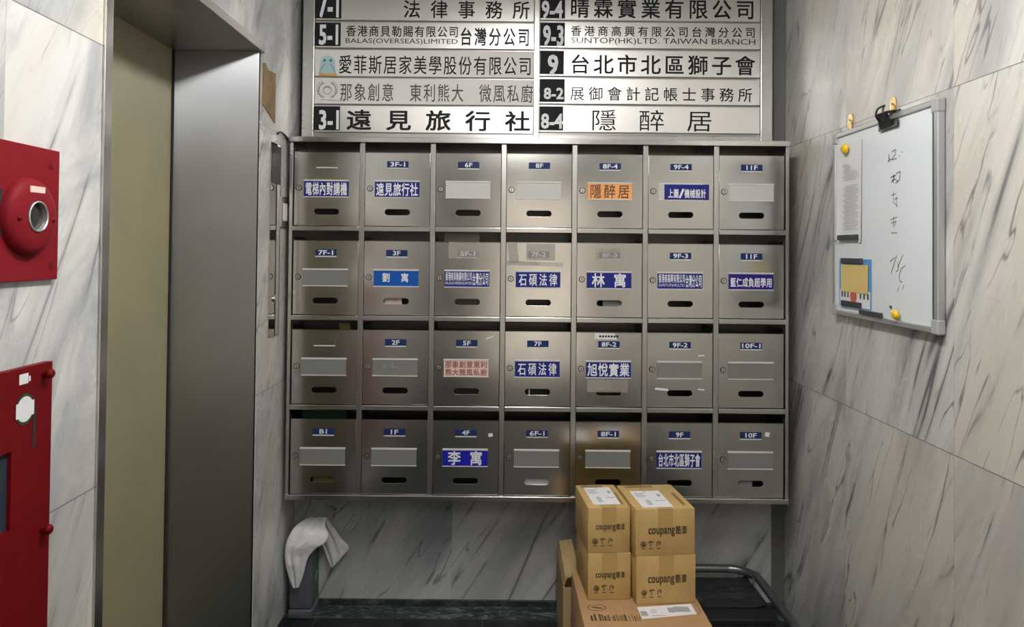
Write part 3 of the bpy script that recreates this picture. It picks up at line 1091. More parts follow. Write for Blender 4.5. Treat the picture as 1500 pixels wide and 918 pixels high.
obj('logo_lines', bm, 'teal_dark', lg)
bm = bm_new()
rect(bm, u - 12.5 * s, u + 14 * s, w - 17 * s, w - 14 * s, L2)
obj('logo_base', bm, 'amber', lg)
bm = bm_new()
u, w = on_plate(479.5, 133)
for sg in (-1, 1):
    arc = [(u + sg * (3 + 10 * math.sin(a)) * s, w - 11 * s * math.cos(a)) for a in [math.pi * k / 9 for k in range(1, 9)]]
    stroke(bm, arc, 0.9 * s, LET)
    for a_, b2 in arc:
        stroke(bm, [(a_, b2), (a_ + sg * 2.6 * s, b2 + 3.2 * s)], 1.1 * s, LET)
        stroke(bm, [(a_, b2), (a_ - sg * 1.8 * s, b2 + 3.0 * s)], 0.9 * s, LET)
for k in range(12):
    a0_, a1_ = 2 * math.pi * k / 12, 2 * math.pi * (k + 1) / 12
    stroke(bm, [(u + 6 * s * math.cos(a0_), w + s + 6 * s * math.sin(a0_)), (u + 6 * s * math.cos(a1_), w + s + 6 * s * math.sin(a1_))], 1.0 * s, LET)
stroke(bm, [(u - 4 * s, w + 4 * s), (u, w + 6 * s), (u + 4 * s, w + 4 * s)], 1.6 * s, LET)
stroke(bm, [(u - 10 * s, w - 13 * s), (u + 6 * s, w - 14 * s), (u + 26 * s, w - 15 * s)], 0.9 * s, LET)
lg = obj('logo', bm, 'ink_mid', p3)
lg['label'] = 'grey wreath logo'

# ================================================================== beside the elevator
XS = XL + 0.0075                               # face of the proud marble course
def wl(px, py, x=None):
    return P(px, py, x=XS if x is None else x)


a, b_ = wl(396, 207), wl(407, 489)
cp = thing('elevator_call_panel', 'tall narrow mirror-polished panel beside the elevator jamb', 'call panel', (XS, (a.y + b_.y) / 2, b_.z))
bm = bm_new()
add_box(bm, XS + 0.0003, XS + 0.003, a.y, b_.y, b_.z, a.z, 0.0008)
obj('face_plate', bm, 'mirror', cp)
q0, q1 = wl(398, 209), wl(406, 270)
bm = bm_new()
add_box(bm, XS + 0.003, XS + 0.0045, a.y + 0.008, b_.y - 0.008, q1.z, q0.z - 0.004, 0.0005)
obj('display', bm, 'black', cp)['label'] = 'dark display window'
bm = bm_new()
cc = wl(401.5, 437)
add_lathe(bm, [(0.011, 0), (0.011, 0.004), (0.009, 0.006), (0, 0.006)], (XS + 0.003, (a.y + b_.y) / 2, cc.z), (1, 0, 0), 24)
obj('lock_reflection', bm, 'lock', cp, 35)  # raised disc imitating a mailbox lock mirrored in the panel
a, b_ = wl(409.5, 287), wl(418.5, 333)
sw = thing('wall_switch', 'small white switch in a steel surround next to the mailbox rack', 'switch', (XS, (a.y + b_.y) / 2, b_.z))
bm = bm_new()
add_box(bm, XS + 0.0003, XS + 0.008, a.y, b_.y, b_.z, a.z, 0.0015)
obj('surround', bm, 'steel_dark', sw)
bm = bm_new()
h = (a.z - b_.z)
add_box(bm, XS + 0.008, XS + 0.011, a.y + 0.018, b_.y - 0.016, b_.z + h * 0.20, a.z - h * 0.22, 0.001)
obj('rocker', bm, 'white_plastic', sw)
bm = bm_new()
pth = [wl(404, 196), wl(408, 193.5), wl(414, 197), wl(420, 205), wl(425, 213) + Vector((0.004, 0, 0))]
add_tube(bm, [p + Vector((0.006, 0, 0)) for p in pth], 0.004, 8)
tag(obj('cable', bm, 'black', None, 60, loc=tuple(pth[-1])), 'short black cable arching over the marble edge to the mailbox rack', 'cable')
bm = bm_new()
a, b_ = P(385, 92, x=XL), P(402, 172, x=XL)
outl = [(a.y, b_.z + 0.02), (a.y, a.z), (a.y + 0.02, a.z + 0.005), (a.y + 0.05, a.z - 0.012), (b_.y, a.z - 0.005), (b_.y, b_.z - 0.02), (b_.y - 0.04, b_.z - 0.008)]
add_prism(bm, [(XL + 0.0003, y, z) for y, z in outl], (0.003, 0, 0))
tag(obj('adhesive_patch', bm, 'stain', None, loc=(XL, a.y, b_.z)), 'brown dried adhesive patch on marble above the call panel', 'adhesive')
a = wl(379, 181, XL)
bm = bm_new()
add_poly(bm, [(XL + 0.001, a.y - 0.012, a.z + 0.012), (XL + 0.001, a.y + 0.02, a.z + 0.012), (XL + 0.001, a.y + 0.02, a.z - 0.004), (XL + 0.001, a.y + 0.005, a.z - 0.016), (XL + 0.001, a.y - 0.008, a.z - 0.010)])
tag(obj('tape_scrap', bm, 'paper', None, loc=(XL, a.y, a.z)), 'torn white tape scrap on marble below the brown patch', 'tape')

# ================================================================== fire alarm panel and hydrant cabinet
XA_ = XL + 0.010
ya, zt, zb = P(88, 222, x=XA_).y, P(88, 222, x=XA_).z, P(88, 408.5, x=XA_).z
ap = thing('fire_alarm_panel', 'red square fire alarm plate with round alarm housing on marble', 'fire alarm', (XL, ya - 0.18, zb))
bm = bm_new()
add_box(bm, XL + 0.0005, XA_, ya - 0.36, ya, zb, zt, 0.0015)
obj('plate', bm, 'red', ap)
cc = P(50, 317, x=XA_ + 0.014)
bm = bm_new()
rr = 0.066
add_lathe(bm, [(0, 0.0), (rr, 0.0), (rr * 1.0, 0.007), (rr * 0.93, 0.014), (rr * 0.80, 0.018), (rr * 0.55, 0.0205), (rr * 0.42, 0.021), (rr * 0.38, 0.015), (0, 0.012)], (XA_, cc.y, cc.z), (1, 0, 0), 56)
dm = obj('alarm_housing', bm, 'red', ap, 40)
bm = bm_new()
r0 = 0.0255
add_lathe(bm, [(r0, 0.016), (r0 + 0.001, 0.0225), (r0 - 0.0012, 0.0235), (r0 - 0.0026, 0.022), (r0 - 0.0026, 0.014)], (XA_, cc.y, cc.z), (1, 0, 0), 40)
obj('lens_ring', bm, 'alu', dm, 40)
bm = bm_new()
add_lathe(bm, [(0, 0.0165), (0.012, 0.016), (r0 - 0.002, 0.0145)], (XA_, cc.y, cc.z), (1, 0, 0), 32)
obj('lens', bm, 'lens', dm, 60)
bm = bm_new()
add_box(bm, XA_ + 0.0185, XA_ + 0.0205, cc.y - 0.020, cc.y + 0.019, cc.z + 0.040, cc.z + 0.051, 0.0005)
obj('name_strip', bm, 'pink', dm)['label'] = 'pale pink strip'
for dy in (-0.045, 0.045):
    bm = bm_new()
    add_lathe(bm, [(0, 0.004), (0.004, 0.003), (0.005, 0)], (XA_ + 0.0185, cc.y + dy, cc.z - 0.004), (1, 0, 0), 16)
    obj('screw', bm, 'red_dark', dm, 60)
for py in (243, 389):
    p = P(75, py, x=XA_)
    bm = bm_new()
    add_lathe(bm, [(0, 0.0012), (0.004, 0.001), (0.0075, 0)], (XA_, p.y, p.z), (1, 0, 0), 18)
    sc_ = obj('screw', bm, 'red_dark', ap, 60)
    bm = bm_new()
    add_lathe(bm, [(0, 0.0016), (0.0026, 0.0014)], (XA_, p.y, p.z), (1, 0, 0), 12)
    obj('screw_socket', bm, 'gap', sc_)
for py0, py1 in ((276, 299), (320, 344)):
    p, q = P(2, py0, x=XA_), P(2, py1, x=XA_)
    bm = bm_new()
    for k in range(3):
        add_box(bm, XA_ - 0.001, XA_ + 0.0006, p.y - 0.004 - 0.02 * k, p.y + 0.002 - 0.02 * k, q.z, p.z)
    obj('vent_slot', bm, 'gap', ap)

XH = XL + 0.014
ya, zt = P(77, 528.5, x=XH).y, P(77, 528.5, x=XH).z
hc = thing('fire_hydrant_cabinet', 'tall red fire hydrant cabinet door with white stickers below the alarm plate', 'fire cabinet', (XL, ya - 0.35, 0.2))
wp = P(17, 661, x=XH)
wq = P(13, 778, x=XH)
bm = bm_new()
# a door sheet with a window opening
y0, y1, z0, z1 = ya - 0.70, ya, 0.20, zt
wy0, wy1, wz0, wz1 = ya - 0.55, wp.y, wq.z, wp.z
add_box(bm, XL + 0.0005, XH, y0, y1, wz1, z1)
add_box(bm, XL + 0.0005, XH, y0, y1, z0, wz0)
add_box(bm, XL + 0.0005, XH, wy1, y1, wz0, wz1)
add_box(bm, XL + 0.0005, XH, y0, wy0, wz0, wz1)
obj('door', bm, 'red_dark', hc)
bm = bm_new()
add_box(bm, XL + 0.004, XL + 0.007, wy0 - 0.001, wy1 + 0.001, wz0 - 0.001, wz1 + 0.001)
obj('window_pane', bm, 'dark_glass', hc)
bm = bm_new()
for px, py in ((64, 547), (61.5, 775), (60, 913)):
    pass
for px, py in ((64, 547), (61.5, 775)):
    p = P(px, py, x=XH)
    bm = bm_new()
    add_lathe(bm, [(0.006, 0), (0.006, 0.006), (0.0085, 0.009), (0.0085, 0.014), (0.006, 0.017), (0, 0.018)], (XH, p.y, p.z), (1, 0, 0), 24)
    obj('knob', bm, 'red_dark', hc, 40)
p, q = P(50, 595, x=XH), P(49, 655, x=XH)
bm = bm_new()
add_box(bm, XH - 0.001, XH + 0.0008, p.y - 0.0035, p.y + 0.0045, q.z, p.z)
obj('handle_recess', bm, 'gap', hc)
FRH = (Vector((XH + 0.0006, 0, 0)), EY, EZ)
p = P(36, 599, x=XH)
bm = bm_new()
disc(bm, p.y, p.z, 0.0265, FRH, n=32, sx=0.92)
sk = obj('round_sticker', bm, 'green_card', hc)
sk['label'] = 'round white sticker with a green rim'
bm = bm_new()
FRH2 = (Vector((XH + 0.0010, 0, 0)), EY, EZ)
disc(bm, p.y, p.z, 0.0215, FRH2, n=32)
rect(bm, p.y - 0.0235, p.y + 0.0235, p.z - 0.013, p.z + 0.012, FRH2, 0.0002)
obj('sticker_paper', bm, 'paper', sk)
p, q = P(28, 549, x=XH), P(41, 561, x=XH)
bm = bm_new()
rect(bm, p.y, q.y, q.z + 0.0005, p.z, FRH)
rect(bm, q.y + 0.0015, q.y + 0.006, q.z + 0.003, p.z - 0.006, FRH)
obj('small_sticker', bm, 'paper', hc)['label'] = 'small white sticker'

# ================================================================== whiteboard
WX = XR - 0.017                                # face of the board
def wr(px, py, x=WX):
    return P(px, py, x=x)


c_tl, c_bl = wr(1221.5, 197), wr(1222, 461)
c_tr, c_br = wr(1376, 143), wr(1375, 488)
wy0, wy1 = wr(1376, 300).y, wr(1221.5, 300).y          # near and far edge (y)
wz1 = (c_tl.z + c_tr.z) / 2
wz0 = (c_bl.z + c_br.z) / 2
wb = thing('whiteboard', 'white magnetic board in a silver frame hung on the marble', 'whiteboard', (XR, (wy0 + wy1) / 2, wz0))
fw = 0.017
bm = bm_new()
add_box(bm, WX, XR - 0.002, wy0 + 0.006, wy1 - 0.006, wz0 + 0.006, wz1 - 0.006)
obj('panel', bm, 'board', wb)
for nm, args in (('frame_rail', (WX - 0.005, XR - 0.0015, wy0 + fw, wy1 - fw, wz1 - fw, wz1)), ('frame_rail', (WX - 0.005, XR - 0.0015, wy0 + fw, wy1 - fw, wz0, wz0 + fw)),
                 ('frame_rail', (WX - 0.005, XR - 0.0015, wy0, wy0 + fw, wz0 + fw, wz1 - fw)), ('frame_rail', (WX - 0.005, XR - 0.0015, wy1 - fw, wy1, wz0 + fw, wz1 - fw))):
    bm = bm_new()
    add_box(bm, *args, 0.003)
    obj(nm, bm, 'alu', wb)
for yy in (0, 1):
    for zz in (0, 1):
        bm = bm_new()
        cw_ = 0.028
        a = (wy0 - 0.002, wy0 + cw_) if yy == 0 else (wy1 - cw_, wy1 + 0.002)
        b_ = (wz0 - 0.002, wz0 + cw_ + 0.008) if zz == 0 else (wz1 - cw_ - 0.008, wz1 + 0.002)
        add_box(bm, WX - 0.0065, XR - 0.001, a[0], a[1], b_[0], b_[1], 0.004)
        obj('corner_cap', bm, 'alu_grey', wb)
bm = bm_new()
add_box(bm, WX - 0.0035, WX - 0.0002, wy0 + fw, wy0 + fw + 0.007, wz0 + fw, wz1 - fw)
obj('inner_edge', bm, 'magnet_black', wb)
# handwriting
FW = (Vector((WX - 0.0006, 0, 0)), -EY, EZ)


def wpts(px):
    out = []
    for x, y in px:
        p = wr(x, y)
        out.append((-p.y, p.z))
    return out


bm = bm_new()
for ln in ([(1302, 226), (1303, 232), (1301, 237), (1305, 234), (1302, 231)], [(1307, 222), (1312, 219), (1312, 226), (1306, 234), (1314, 232)], [(1317, 228), (1318, 229)], [(1321, 222), (1322, 223)],
           [(1305, 260), (1312, 256), (1306, 267), (1311, 262), (1316, 266)], [(1313, 254), (1319, 251), (1318, 263), (1312, 268)], [(1309, 256), (1309, 268)],
           [(1306, 286), (1312, 284)], [(1309, 281), (1309, 296), (1315, 302)], [(1313, 288), (1314, 300)], [(1311, 292), (1315, 290)],
           [(1305, 322), (1314, 318)], [(1309, 317), (1309, 333)], [(1306, 327), (1313, 324), (1310, 331)], [(1306, 341), (1314, 341)],
           [(1304, 383), (1311, 377)], [(1314, 374), (1308, 392), (1306, 399)], [(1315, 384), (1316, 395), (1313, 398)], [(1323, 373), (1318, 385), (1316, 391)],
           [(1326, 389), (1320, 394), (1317, 405), (1319, 412), (1322, 413)], [(1324, 418), (1322, 424)], [(1317, 420), (1315, 427)]):
    stroke(bm, wpts(ln), 0.0022, FW)
obj('handwriting', bm, 'ink_soft', wb)


def board_sheet(name, mat, label, cat, px, lift, curl=0.0, parent=None):
    """a thin sheet lying on the board: four photo corners (far-top, near-top, near-bottom, far-bottom)"""
    q = [wr(*p) for p in px]
    y_a = (q[0].y + q[3].y) / 2
    y_b = (q[1].y + q[2].y) / 2
    z_t = (q[0].z + q[1].z) / 2
    z_b = (q[2].z + q[3].z) / 2
    bm = bm_new()
    nx, nz = 8, 10
    g = [[bm.verts.new((WX - lift - curl * (abs(2 * i / nx - 1) ** 3) * (0.3 + 0.7 * j / nz) * 1.0, y_a + (y_b - y_a) * i / nx, z_t + (z_b - z_t) * j / nz)) for i in range(nx + 1)] for j in range(nz + 1)]
    for j in range(nz):
        for i in range(nx):
            bm.faces.new((g[j][i], g[j][i + 1], g[j + 1][i + 1], g[j + 1][i]))
    bmesh.ops.solidify(bm, geom=bm.faces[:], thickness=0.0002)
    if parent:
        o = obj(name, bm, mat, parent, 60)
    else:
        o = tag(obj(name, bm, mat, None, 60, loc=(WX, (y_a + y_b) / 2, z_b)), label, cat)
    return o, (y_a, y_b, z_t, z_b)


pp, (ya_, yb_, zt_, zb_) = board_sheet('notice', 'paper', 'white printed notice under the upper yellow magnet', 'notice', [(1228, 214), (1265, 203), (1262, 352), (1227, 359)], 0.001, 0.004)
bm = bm_new()
FN = (Vector((WX - 0.0024, 0, 0)), -EY, EZ)
w_ = ya_ - yb_
for i in range(34):
    zz = zt_ - 0.065 - i * 0.0062
    if i in (9, 10):
        continue
    u0 = -ya_ + w_ * (0.22 + 0.05 * ((i * 7) % 3))
    u1 = -ya_ + w_ * (0.86 - 0.09 * ((i * 5) % 4 == 0) - (0.3 if i < 4 else 0))
    rect(bm, u0, u1, zz - 0.0034, zz, FN)
obj('print', bm, 'paper_grey', pp)
pb, (ya_, yb_, zt_, zb_) = board_sheet('poster', 'paper_blue', 'blue and white leaflet with barcodes at the bottom of the whiteboard', 'leaflet', [(1229, 381), (1278, 378), (1276, 453), (1231, 449)], 0.0008, 0.0)
bm = bm_new()
FN = (Vector((WX - 0.0014, 0, 0)), -EY, EZ)
w_, h_ = ya_ - yb_, zt_ - zb_
rect(bm, -ya_ + w_ * 0.03, -ya_ + w_ * 0.97, zb_ + h_ * 0.02, zb_ + h_ * 0.36, FN)
rect(bm, -ya_ + w_ * 0.06, -ya_ + w_ * 0.90, zb_ + h_ * 0.36, zb_ + h_ * 0.86, FN)
obj('white_print', bm, 'paper', pb)['label'] = 'white printed panel'
bm = bm_new()
FN2 = (Vector((WX - 0.0018, 0, 0)), -EY, EZ)
for k in (0.08, 0.17, 0.27, 0.66, 0.77, 0.88):
    rect(bm, -ya_ + w_ * k, -ya_ + w_ * (k + 0.05), zb_ + h_ * 0.20, zb_ + h_ * 0.31, FN2)
obj('barcodes', bm, 'ink_soft', pb)
bm = bm_new()
disc(bm, -ya_ + w_ * 0.47, zb_ + h_ * 0.235, w_ * 0.105, FN2, n=24)
obj('red_seal', bm, 'red_dot', pb)['label'] = 'red round print'
board_sheet('paper_note', 'note', 'yellowed square note on the blue leaflet', 'note', [(1233.5, 388), (1273, 386.5), (1273, 430), (1234, 427)], 0.0026, 0.001)


def strip_magnet(px, label, lift=0.0, d=0.006):
    q = [wr(*p) for p in px]
    y_a, y_b = (q[0].y + q[3].y) / 2, (q[1].y + q[2].y) / 2
    z_t, z_b = (q[0].z + q[1].z) / 2, (q[2].z + q[3].z) / 2
    bm = bm_new()
    add_box(bm, WX - lift - d, WX - lift, y_b, y_a, z_b, z_t, 0.001)
    tag(obj('strip_magnet', bm, 'magnet_black', None, loc=(WX, y_a, z_b)), label, 'magnet', 'black strip magnets on the whiteboard')


strip_magnet([(1231, 346.5), (1260, 341), (1260, 349), (1231, 353.5)], 'black strip magnet at the foot of the white notice', 0.0052)
strip_magnet([(1235, 379), (1265, 377), (1265, 385), (1235, 386)], 'black strip magnet across the top of the blue leaflet', 0.0022)
strip_magnet([(1235, 441), (1263.5, 441.5), (1263.5, 449), (1235, 449)], 'black strip magnet across the bottom of the blue leaflet', 0.0022)
strip_magnet([(1263, 453.5), (1295.5, 458), (1295.5, 465), (1263, 460)], 'black strip magnet on the lower rail of the whiteboard', 0.0052)
strip_magnet([(1223, 352), (1227.5, 351.5), (1227.5, 353.5), (1223, 354)], 'tiny black scrap magnet at the edge of the whiteboard', 0.0006, 0.003)
strip_magnet([(1305, 447.5), (1307, 447.5), (1307, 451.5), (1305, 451.5)], 'tiny black dot magnet above the lower yellow magnet', 0.0006, 0.004)


def push_magnet(px, py, label, s=1.0):
    p = wr(px, py)
    g = thing('push_magnet', label, 'magnet', (WX, p.y, p.z), 'yellow magnets on the whiteboard')
    o = Vector((WX - 0.0056, p.y, p.z))
    bm = bm_new()
    ax = Vector((-1, -0.1, -0.15))
    add_lathe(bm, [(0, 0.002), (0.013 * s, 0.0025), (0.016 * s, 0.005), (0.016 * s, 0.009), (0.013 * s, 0.013), (0.008 * s, 0.0155), (0, 0.016)], o, ax, 28)
    obj('cap', bm, 'yellow', g, 50)
    bm = bm_new()
    add_lathe(bm, [(0, 0.0), (0.011 * s, 0.0), (0.011 * s, 0.003), (0, 0.003)], o, ax, 20)
    obj('magnet_disc', bm, 'brass', g, 40)


push_magnet(1243, 217.5, 'round yellow magnet holding the top of the white notice', 1.0)
push_magnet(1318, 460, 'round yellow magnet near the lower frame of the whiteboard', 0.82)

# binder clip on the top rail
p = wr(1303, 182)
bc = thing('binder_clip', 'black binder clip on the top rail of the whiteboard', 'clip', (WX, p.y, p.z))
yc_, zc_ = p.y, wz1
bm = bm_new()
hw = 0.058
prof = [(WX - 0.008, zc_ - 0.036), (WX - 0.0095, zc_ - 0.036), (WX - 0.024, zc_ + 0.006), (XR - 0.002, zc_ + 0.012), (XR - 0.002, zc_ + 0.0105), (WX - 0.0225, zc_ + 0.004)]
add_prism(bm, [(x, yc_ - hw * 0.55, z) for x, z in prof], (0, hw * 1.1, 0))
add_box(bm, WX - 0.0085, WX - 0.0065, yc_ - hw, yc_ + hw * 0.8, zc_ - 0.040, zc_ - 0.016, 0.0008)
obj('jaw', bm, 'black', bc)
bm = bm_new()
base = Vector((WX - 0.012, yc_, zc_ - 0.020))
add_tube(bm, [base + Vector((-0.004, 0.022, 0.004)), base + Vector((-0.016, 0.020, 0.020)), base + Vector((-0.014, 0.017, 0.038)), base + Vector((-0.006, 0.008, 0.045)), base + Vector((-0.006, -0.008, 0.045)), base + Vector((-0.014, -0.017, 0.038)), base + Vector((-0.016, -0.020, 0.020)), base + Vector((-0.004, -0.022, 0.004))], 0.0028, 8, 5)
obj('handle', bm, 'black', bc, 60)
# brass hooks
for px, lab in ((1247, 'brass wall hook nearer the mailbox rack, above the whiteboard'), (1309.5, 'brass wall hook beside the binder clip, above the whiteboard')):
    p = P(px, 168 if px < 1280 else 143, x=XR)
    hk = thing('wall_hook', lab, 'hook', (XR, p.y, wz1), 'brass hooks holding the whiteboard')
    bm = bm_new()
    pts = [(XR - 0.0005, p.y + 0.017 * math.cos(a), wz1 + 0.036 + 0.017 * math.sin(a)) for a in [math.pi * k / 10 for k in range(11)]] + [(XR - 0.0005, p.y - 0.010, wz1 + 0.003), (XR - 0.0005, p.y + 0.010, wz1 + 0.003)]
    add_prism(bm, pts, (-0.003, 0, 0))
    obj('back_plate', bm, 'brass', hk)
    bm = bm_new()
    add_tube(bm, [(XR - 0.003, p.y, wz1 + 0.034), (XR - 0.008, p.y, wz1 + 0.030), (XR - 0.010, p.y, wz1 + 0.016), (XR - 0.010, p.y, wz1 + 0.004)], 0.0026, 8, 5)
    obj('hook_arm', bm, 'brass', hk, 60)

# ================================================================== cartons
def basis(o, yaw):
    """origin at a box's front lower corner, u along its front, v into depth"""
    c, s_ = math.cos(R(yaw)), math.sin(R(yaw))
    return Vector(o), Vector((c, s_, 0)), Vector((-s_, c, 0))


def box_mat(o, u, v):
    return Matrix.Translation(o) @ Matrix(((u.x, v.x, 0, 0), (u.y, v.y, 0, 0), (0, 0, 1, 0), (0, 0, 0, 1)))


def icons(bm, fr, u, w, s, k):
    """the row of small handling marks printed on a carton"""
    for i in range(3):
        c = u + i * s * 1.5
        if i == 0:
            pts = [(c + s * 0.5 * math.cos(a), w + s * 0.5 * math.sin(a)) for a in [2 * math.pi * q / 12 for q in range(13)]]
            stroke(bm, pts, s * 0.13, fr)
            stroke(bm, [(c - s * 0.3, w - s * 0.1), (c, w + s * 0.25), (c + s * 0.3, w - s * 0.1)], s * 0.2, fr)
            rect(bm, c - s * 0.15, c + s * 0.25, w - s * 0.4, w - s * 0.05, fr)
        elif i == 1:
            stroke(bm, [(c - s * 0.45, w + s * 0.4), (c, w + s * 0.52), (c + s * 0.45, w + s * 0.4)], s * 0.2, fr)
            stroke(bm, [(c, w + s * 0.45), (c, w - s * 0.3), (c - s * 0.2, w - s * 0.42)], s * 0.13, fr)
            stroke(bm, [(c - s * 0.45, w + s * 0.1), (c - s * 0.2, w + s * 0.25)], s * 0.12, fr)
        else:
            stroke(bm, [(c - s * 0.35, w - s * 0.4), (c - s * 0.35, w + s * 0.3), (c, w + s * 0.5), (c + s * 0.35, w + s * 0.3), (c + s * 0.3, w), (c + s * 0.1, w - s * 0.1)], s * 0.14, fr)
            stroke(bm, [(c - s * 0.1, w + s * 0.2), (c + s * 0.15, w + s * 0.15)], s * 0.14, fr)
        rect(bm, c - s * 0.38, c + s * 0.38, w - s * 0.92, w - s * 0.78, fr)


def carton(o, yaw, w, d, h, label, top_label=False, logo=(0.5, 0.5), logo_w=0.07, mark_u=0.2, tape=True, seed=0):
    o, u, v = basis(o, yaw)
    mt = box_mat(o, u, v)
    root = thing('delivery_box', label, 'cardboard box', tuple(o + u * w / 2 + v * d / 2), 'small delivery boxes on the large box')
    bm = bm_new()
    add_box(bm, 0, w, 0, d, 0, h, 0.0022, mt)
    body = obj('carton', bm, 'card', root, 30)
    FF = (o - v * 0.0006, u, EZ)                 # front
    FT = (o + EZ * (h + 0.0006), u, v)            # top
    FL = (o - u * 0.0006, -v, EZ)                # side facing the camera axis
    if tape:
        bm = bm_new()
        tw = 0.045
        slab(bm, w / 2 - tw / 2, w / 2 + tw / 2, h * 0.45, h, 0.0002, (o - v * 0.0002, u, EZ))
        slab(bm, w / 2 - tw / 2, w / 2 + tw / 2, 0, d, 0.0002, (o + EZ * (h + 0.0001), u, v))
        obj('packing_tape', bm, 'tape', root)['label'] = 'glossy brown packing tape'
    bm = bm_new()
    lu, lw = logo[0] * w, logo[1] * h
    lh = logo_w * 0.17
    # lower case word with a descender, then two heavy characters
    put_latin(bm, 'coupang', lu - logo_w / 2, lu + logo_w * 0.18, lw - lh * 0.75, lw + lh * 0.5, FF, 0.03)
    put_cjk(bm, '酷澎', lu + logo_w * 0.21, lu + logo_w / 2, lw - lh * 0.45, lw + lh * 0.75, FF, 0.03)
    icons(bm, FF, mark_u * w, 0.035, 0.0155, seed)
    obj('print', bm, 'card_ink', root)
    bm = bm_new()
    stroke(bm, [(-d * 0.62, h * 0.62), (-d * 0.40, h * 0.42)], 0.006, FL)
    obj('side_mark', bm, 'card_ink', root)
    bm = bm_new()
    rect(bm, w * 0.12, w * 0.62, d * 0.88, d * 0.94, FT)
    for k in range(4):
        rect(bm, w * (0.2 + 0.1 * k), w * (0.26 + 0.1 * k), d * 0.95, d * 0.98, FT)
    rect(bm, w * 0.84, w * 0.90, d * 0.12, d * 0.62, FT)
    obj('top_print', bm, 'card_ink_soft', root)
    if top_label:
        u0, u1, v0, v1 = top_label
        bm = bm_new()
        slab(bm, u0 * w, u1 * w, v0 * d, v1 * d, 0.0003, (o + EZ * (h + 0.0008), u, v))
        lb = obj('shipping_label', bm, 'paper', root)
        lb['label'] = 'white shipping label'
        bm = bm_new()
        FB = (o + EZ * (h + 0.0014), u, v)
        W_, D_ = (u1 - u0) * w, (v1 - v0) * d
        uu, vv = u0 * w, v0 * d
        for k in range(4):
            rect(bm, uu + W_ * 0.08, uu + W_ * (0.36 + 0.1 * (k % 2)), vv + D_ * (0.62 + 0.07 * k), vv + D_ * (0.65 + 0.07 * k), FB)
        for k in range(5):
            rect(bm, uu + W_ * 0.25, uu + W_ * 0.42, vv + D_ * (0.14 + 0.06 * k), vv + D_ * (0.18 + 0.06 * k), FB)
        rect(bm, uu + W_ * 0.80, uu + W_ * 0.92, vv + D_ * 0.62, vv + D_ * 0.78, FB)
        rect(bm, uu + W_ * 0.46, uu + W_ * 0.52, vv + D_ * 0.93, vv + D_ * 0.97, FB)
        rect(bm, uu + W_ * 0.60, uu + W_ * 0.95, vv + D_ * 0.36, vv + D_ * 0.40, FB)
        obj('label_print', bm, 'ink_mid', lb)
    return root


ZBIG = 0.341
def front_corner(px, py):
    return P(px, py, z=ZBIG)


fl = front_corner(861, 879)
carton((fl.x, fl.y, ZBIG), 4, 0.1290, 0.215, 0.138, 'small kraft delivery box, lower one beside the open carton', logo=(0.52, 0.52), logo_w=0.088, mark_u=0.20, seed=1, top_label=None)
carton((fl.x - 0.001, fl.y, ZBIG + 0.1385), 5, 0.1275, 0.215, 0.134, 'small kraft delivery box with white label, upper one beside the open carton', top_label=(0.17, 0.82, 0.12, 0.86), logo=(0.53, 0.56), logo_w=0.088, mark_u=0.17, seed=2)
fr_ = front_corner(932, 886)
carton((fr_.x, fr_.y, ZBIG), 6, 0.180, 0.225, 0.1405, 'wider kraft delivery box, lower one nearer the trolley', logo=(0.52, 0.50), logo_w=0.117, mark_u=0.13, seed=3)
carton((fr_.x - 0.003, fr_.y + 0.001, ZBIG + 0.141), 6, 0.180, 0.225, 0.137, 'wider kraft delivery box with white label, upper one nearer the trolley', top_label=(0.14, 0.66, 0.06, 0.72), logo=(0.54, 0.52), logo_w=0.117, mark_u=0.13, seed=4)

# the large box under them
bl = P(837.5, 843, z=ZBIG)
br = P(1048, 914, z=ZBIG)
bl2 = P(860, 911, z=ZBIG)
yaw = 0.0
WB, DB = br.x - bl2.x, bl.y + 0.03 - 2.0
o_, u_, v_ = basis((bl.x + 0.008, 2.0, 0.0005), 0.8)
big = thing('large_box', 'large brown cardboard box carrying the four delivery boxes', 'cardboard box', tuple(o_ + u_ * WB / 2 + v_ * DB / 2))
bm = bm_new()
add_box(bm, 0, WB, 0, DB, 0, ZBIG - 0.001, 0.003, box_mat(o_, u_, v_))
obj('carton', bm, 'card_big', big, 30)
FT = (o_ + EZ * (ZBIG - 0.0006), u_, v_)


def tp(px, py):
    d_ = P(px, py, z=ZBIG) - o_
    return d_.dot(u_), d_.dot(v_)


q = [tp(*p) for p in ((933, 889), (1012, 884), (1021, 899), (941, 906.5))]
bm = bm_new()
add_poly(bm, [FT[0] + u_ * a + v_ * b2 for a, b2 in q])
lb = obj('shipping_label', bm, 'paper', big)
lb['label'] = 'white shipping label'
bm = bm_new()
FB = (FT[0] + EZ * 0.0005, u_, v_)
for x0, x1, y0, y1 in ((940, 947, 895, 902), (953, 961, 893, 894), (953, 961, 896, 897), (956, 976, 901, 901.8), (980, 986, 890, 897), (989, 1008, 888.5, 896)):
    a, b2 = tp(x0, y1), tp(x1, y0)
    rect(bm, a[0], b2[0], a[1], b2[1], FB)
obj('label_print', bm, 'ink_mid', lb)
bm = bm_new()
cu, cv = tp(874, 889.5)
ring = [(cu + 0.026 * math.cos(2 * math.pi * k / 24), cv + 0.019 * math.sin(2 * math.pi * k / 24)) for k in range(25)]
stroke(bm, ring, 0.0022, FT)
stroke(bm, [(cu - 0.012, cv + 0.004), (cu, cv), (cu + 0.014, cv - 0.003)], 0.006, FT)
a, b2 = tp(866, 908), tp(933, 896)
k = 0
x = a[0]
rb = random.Random(5)
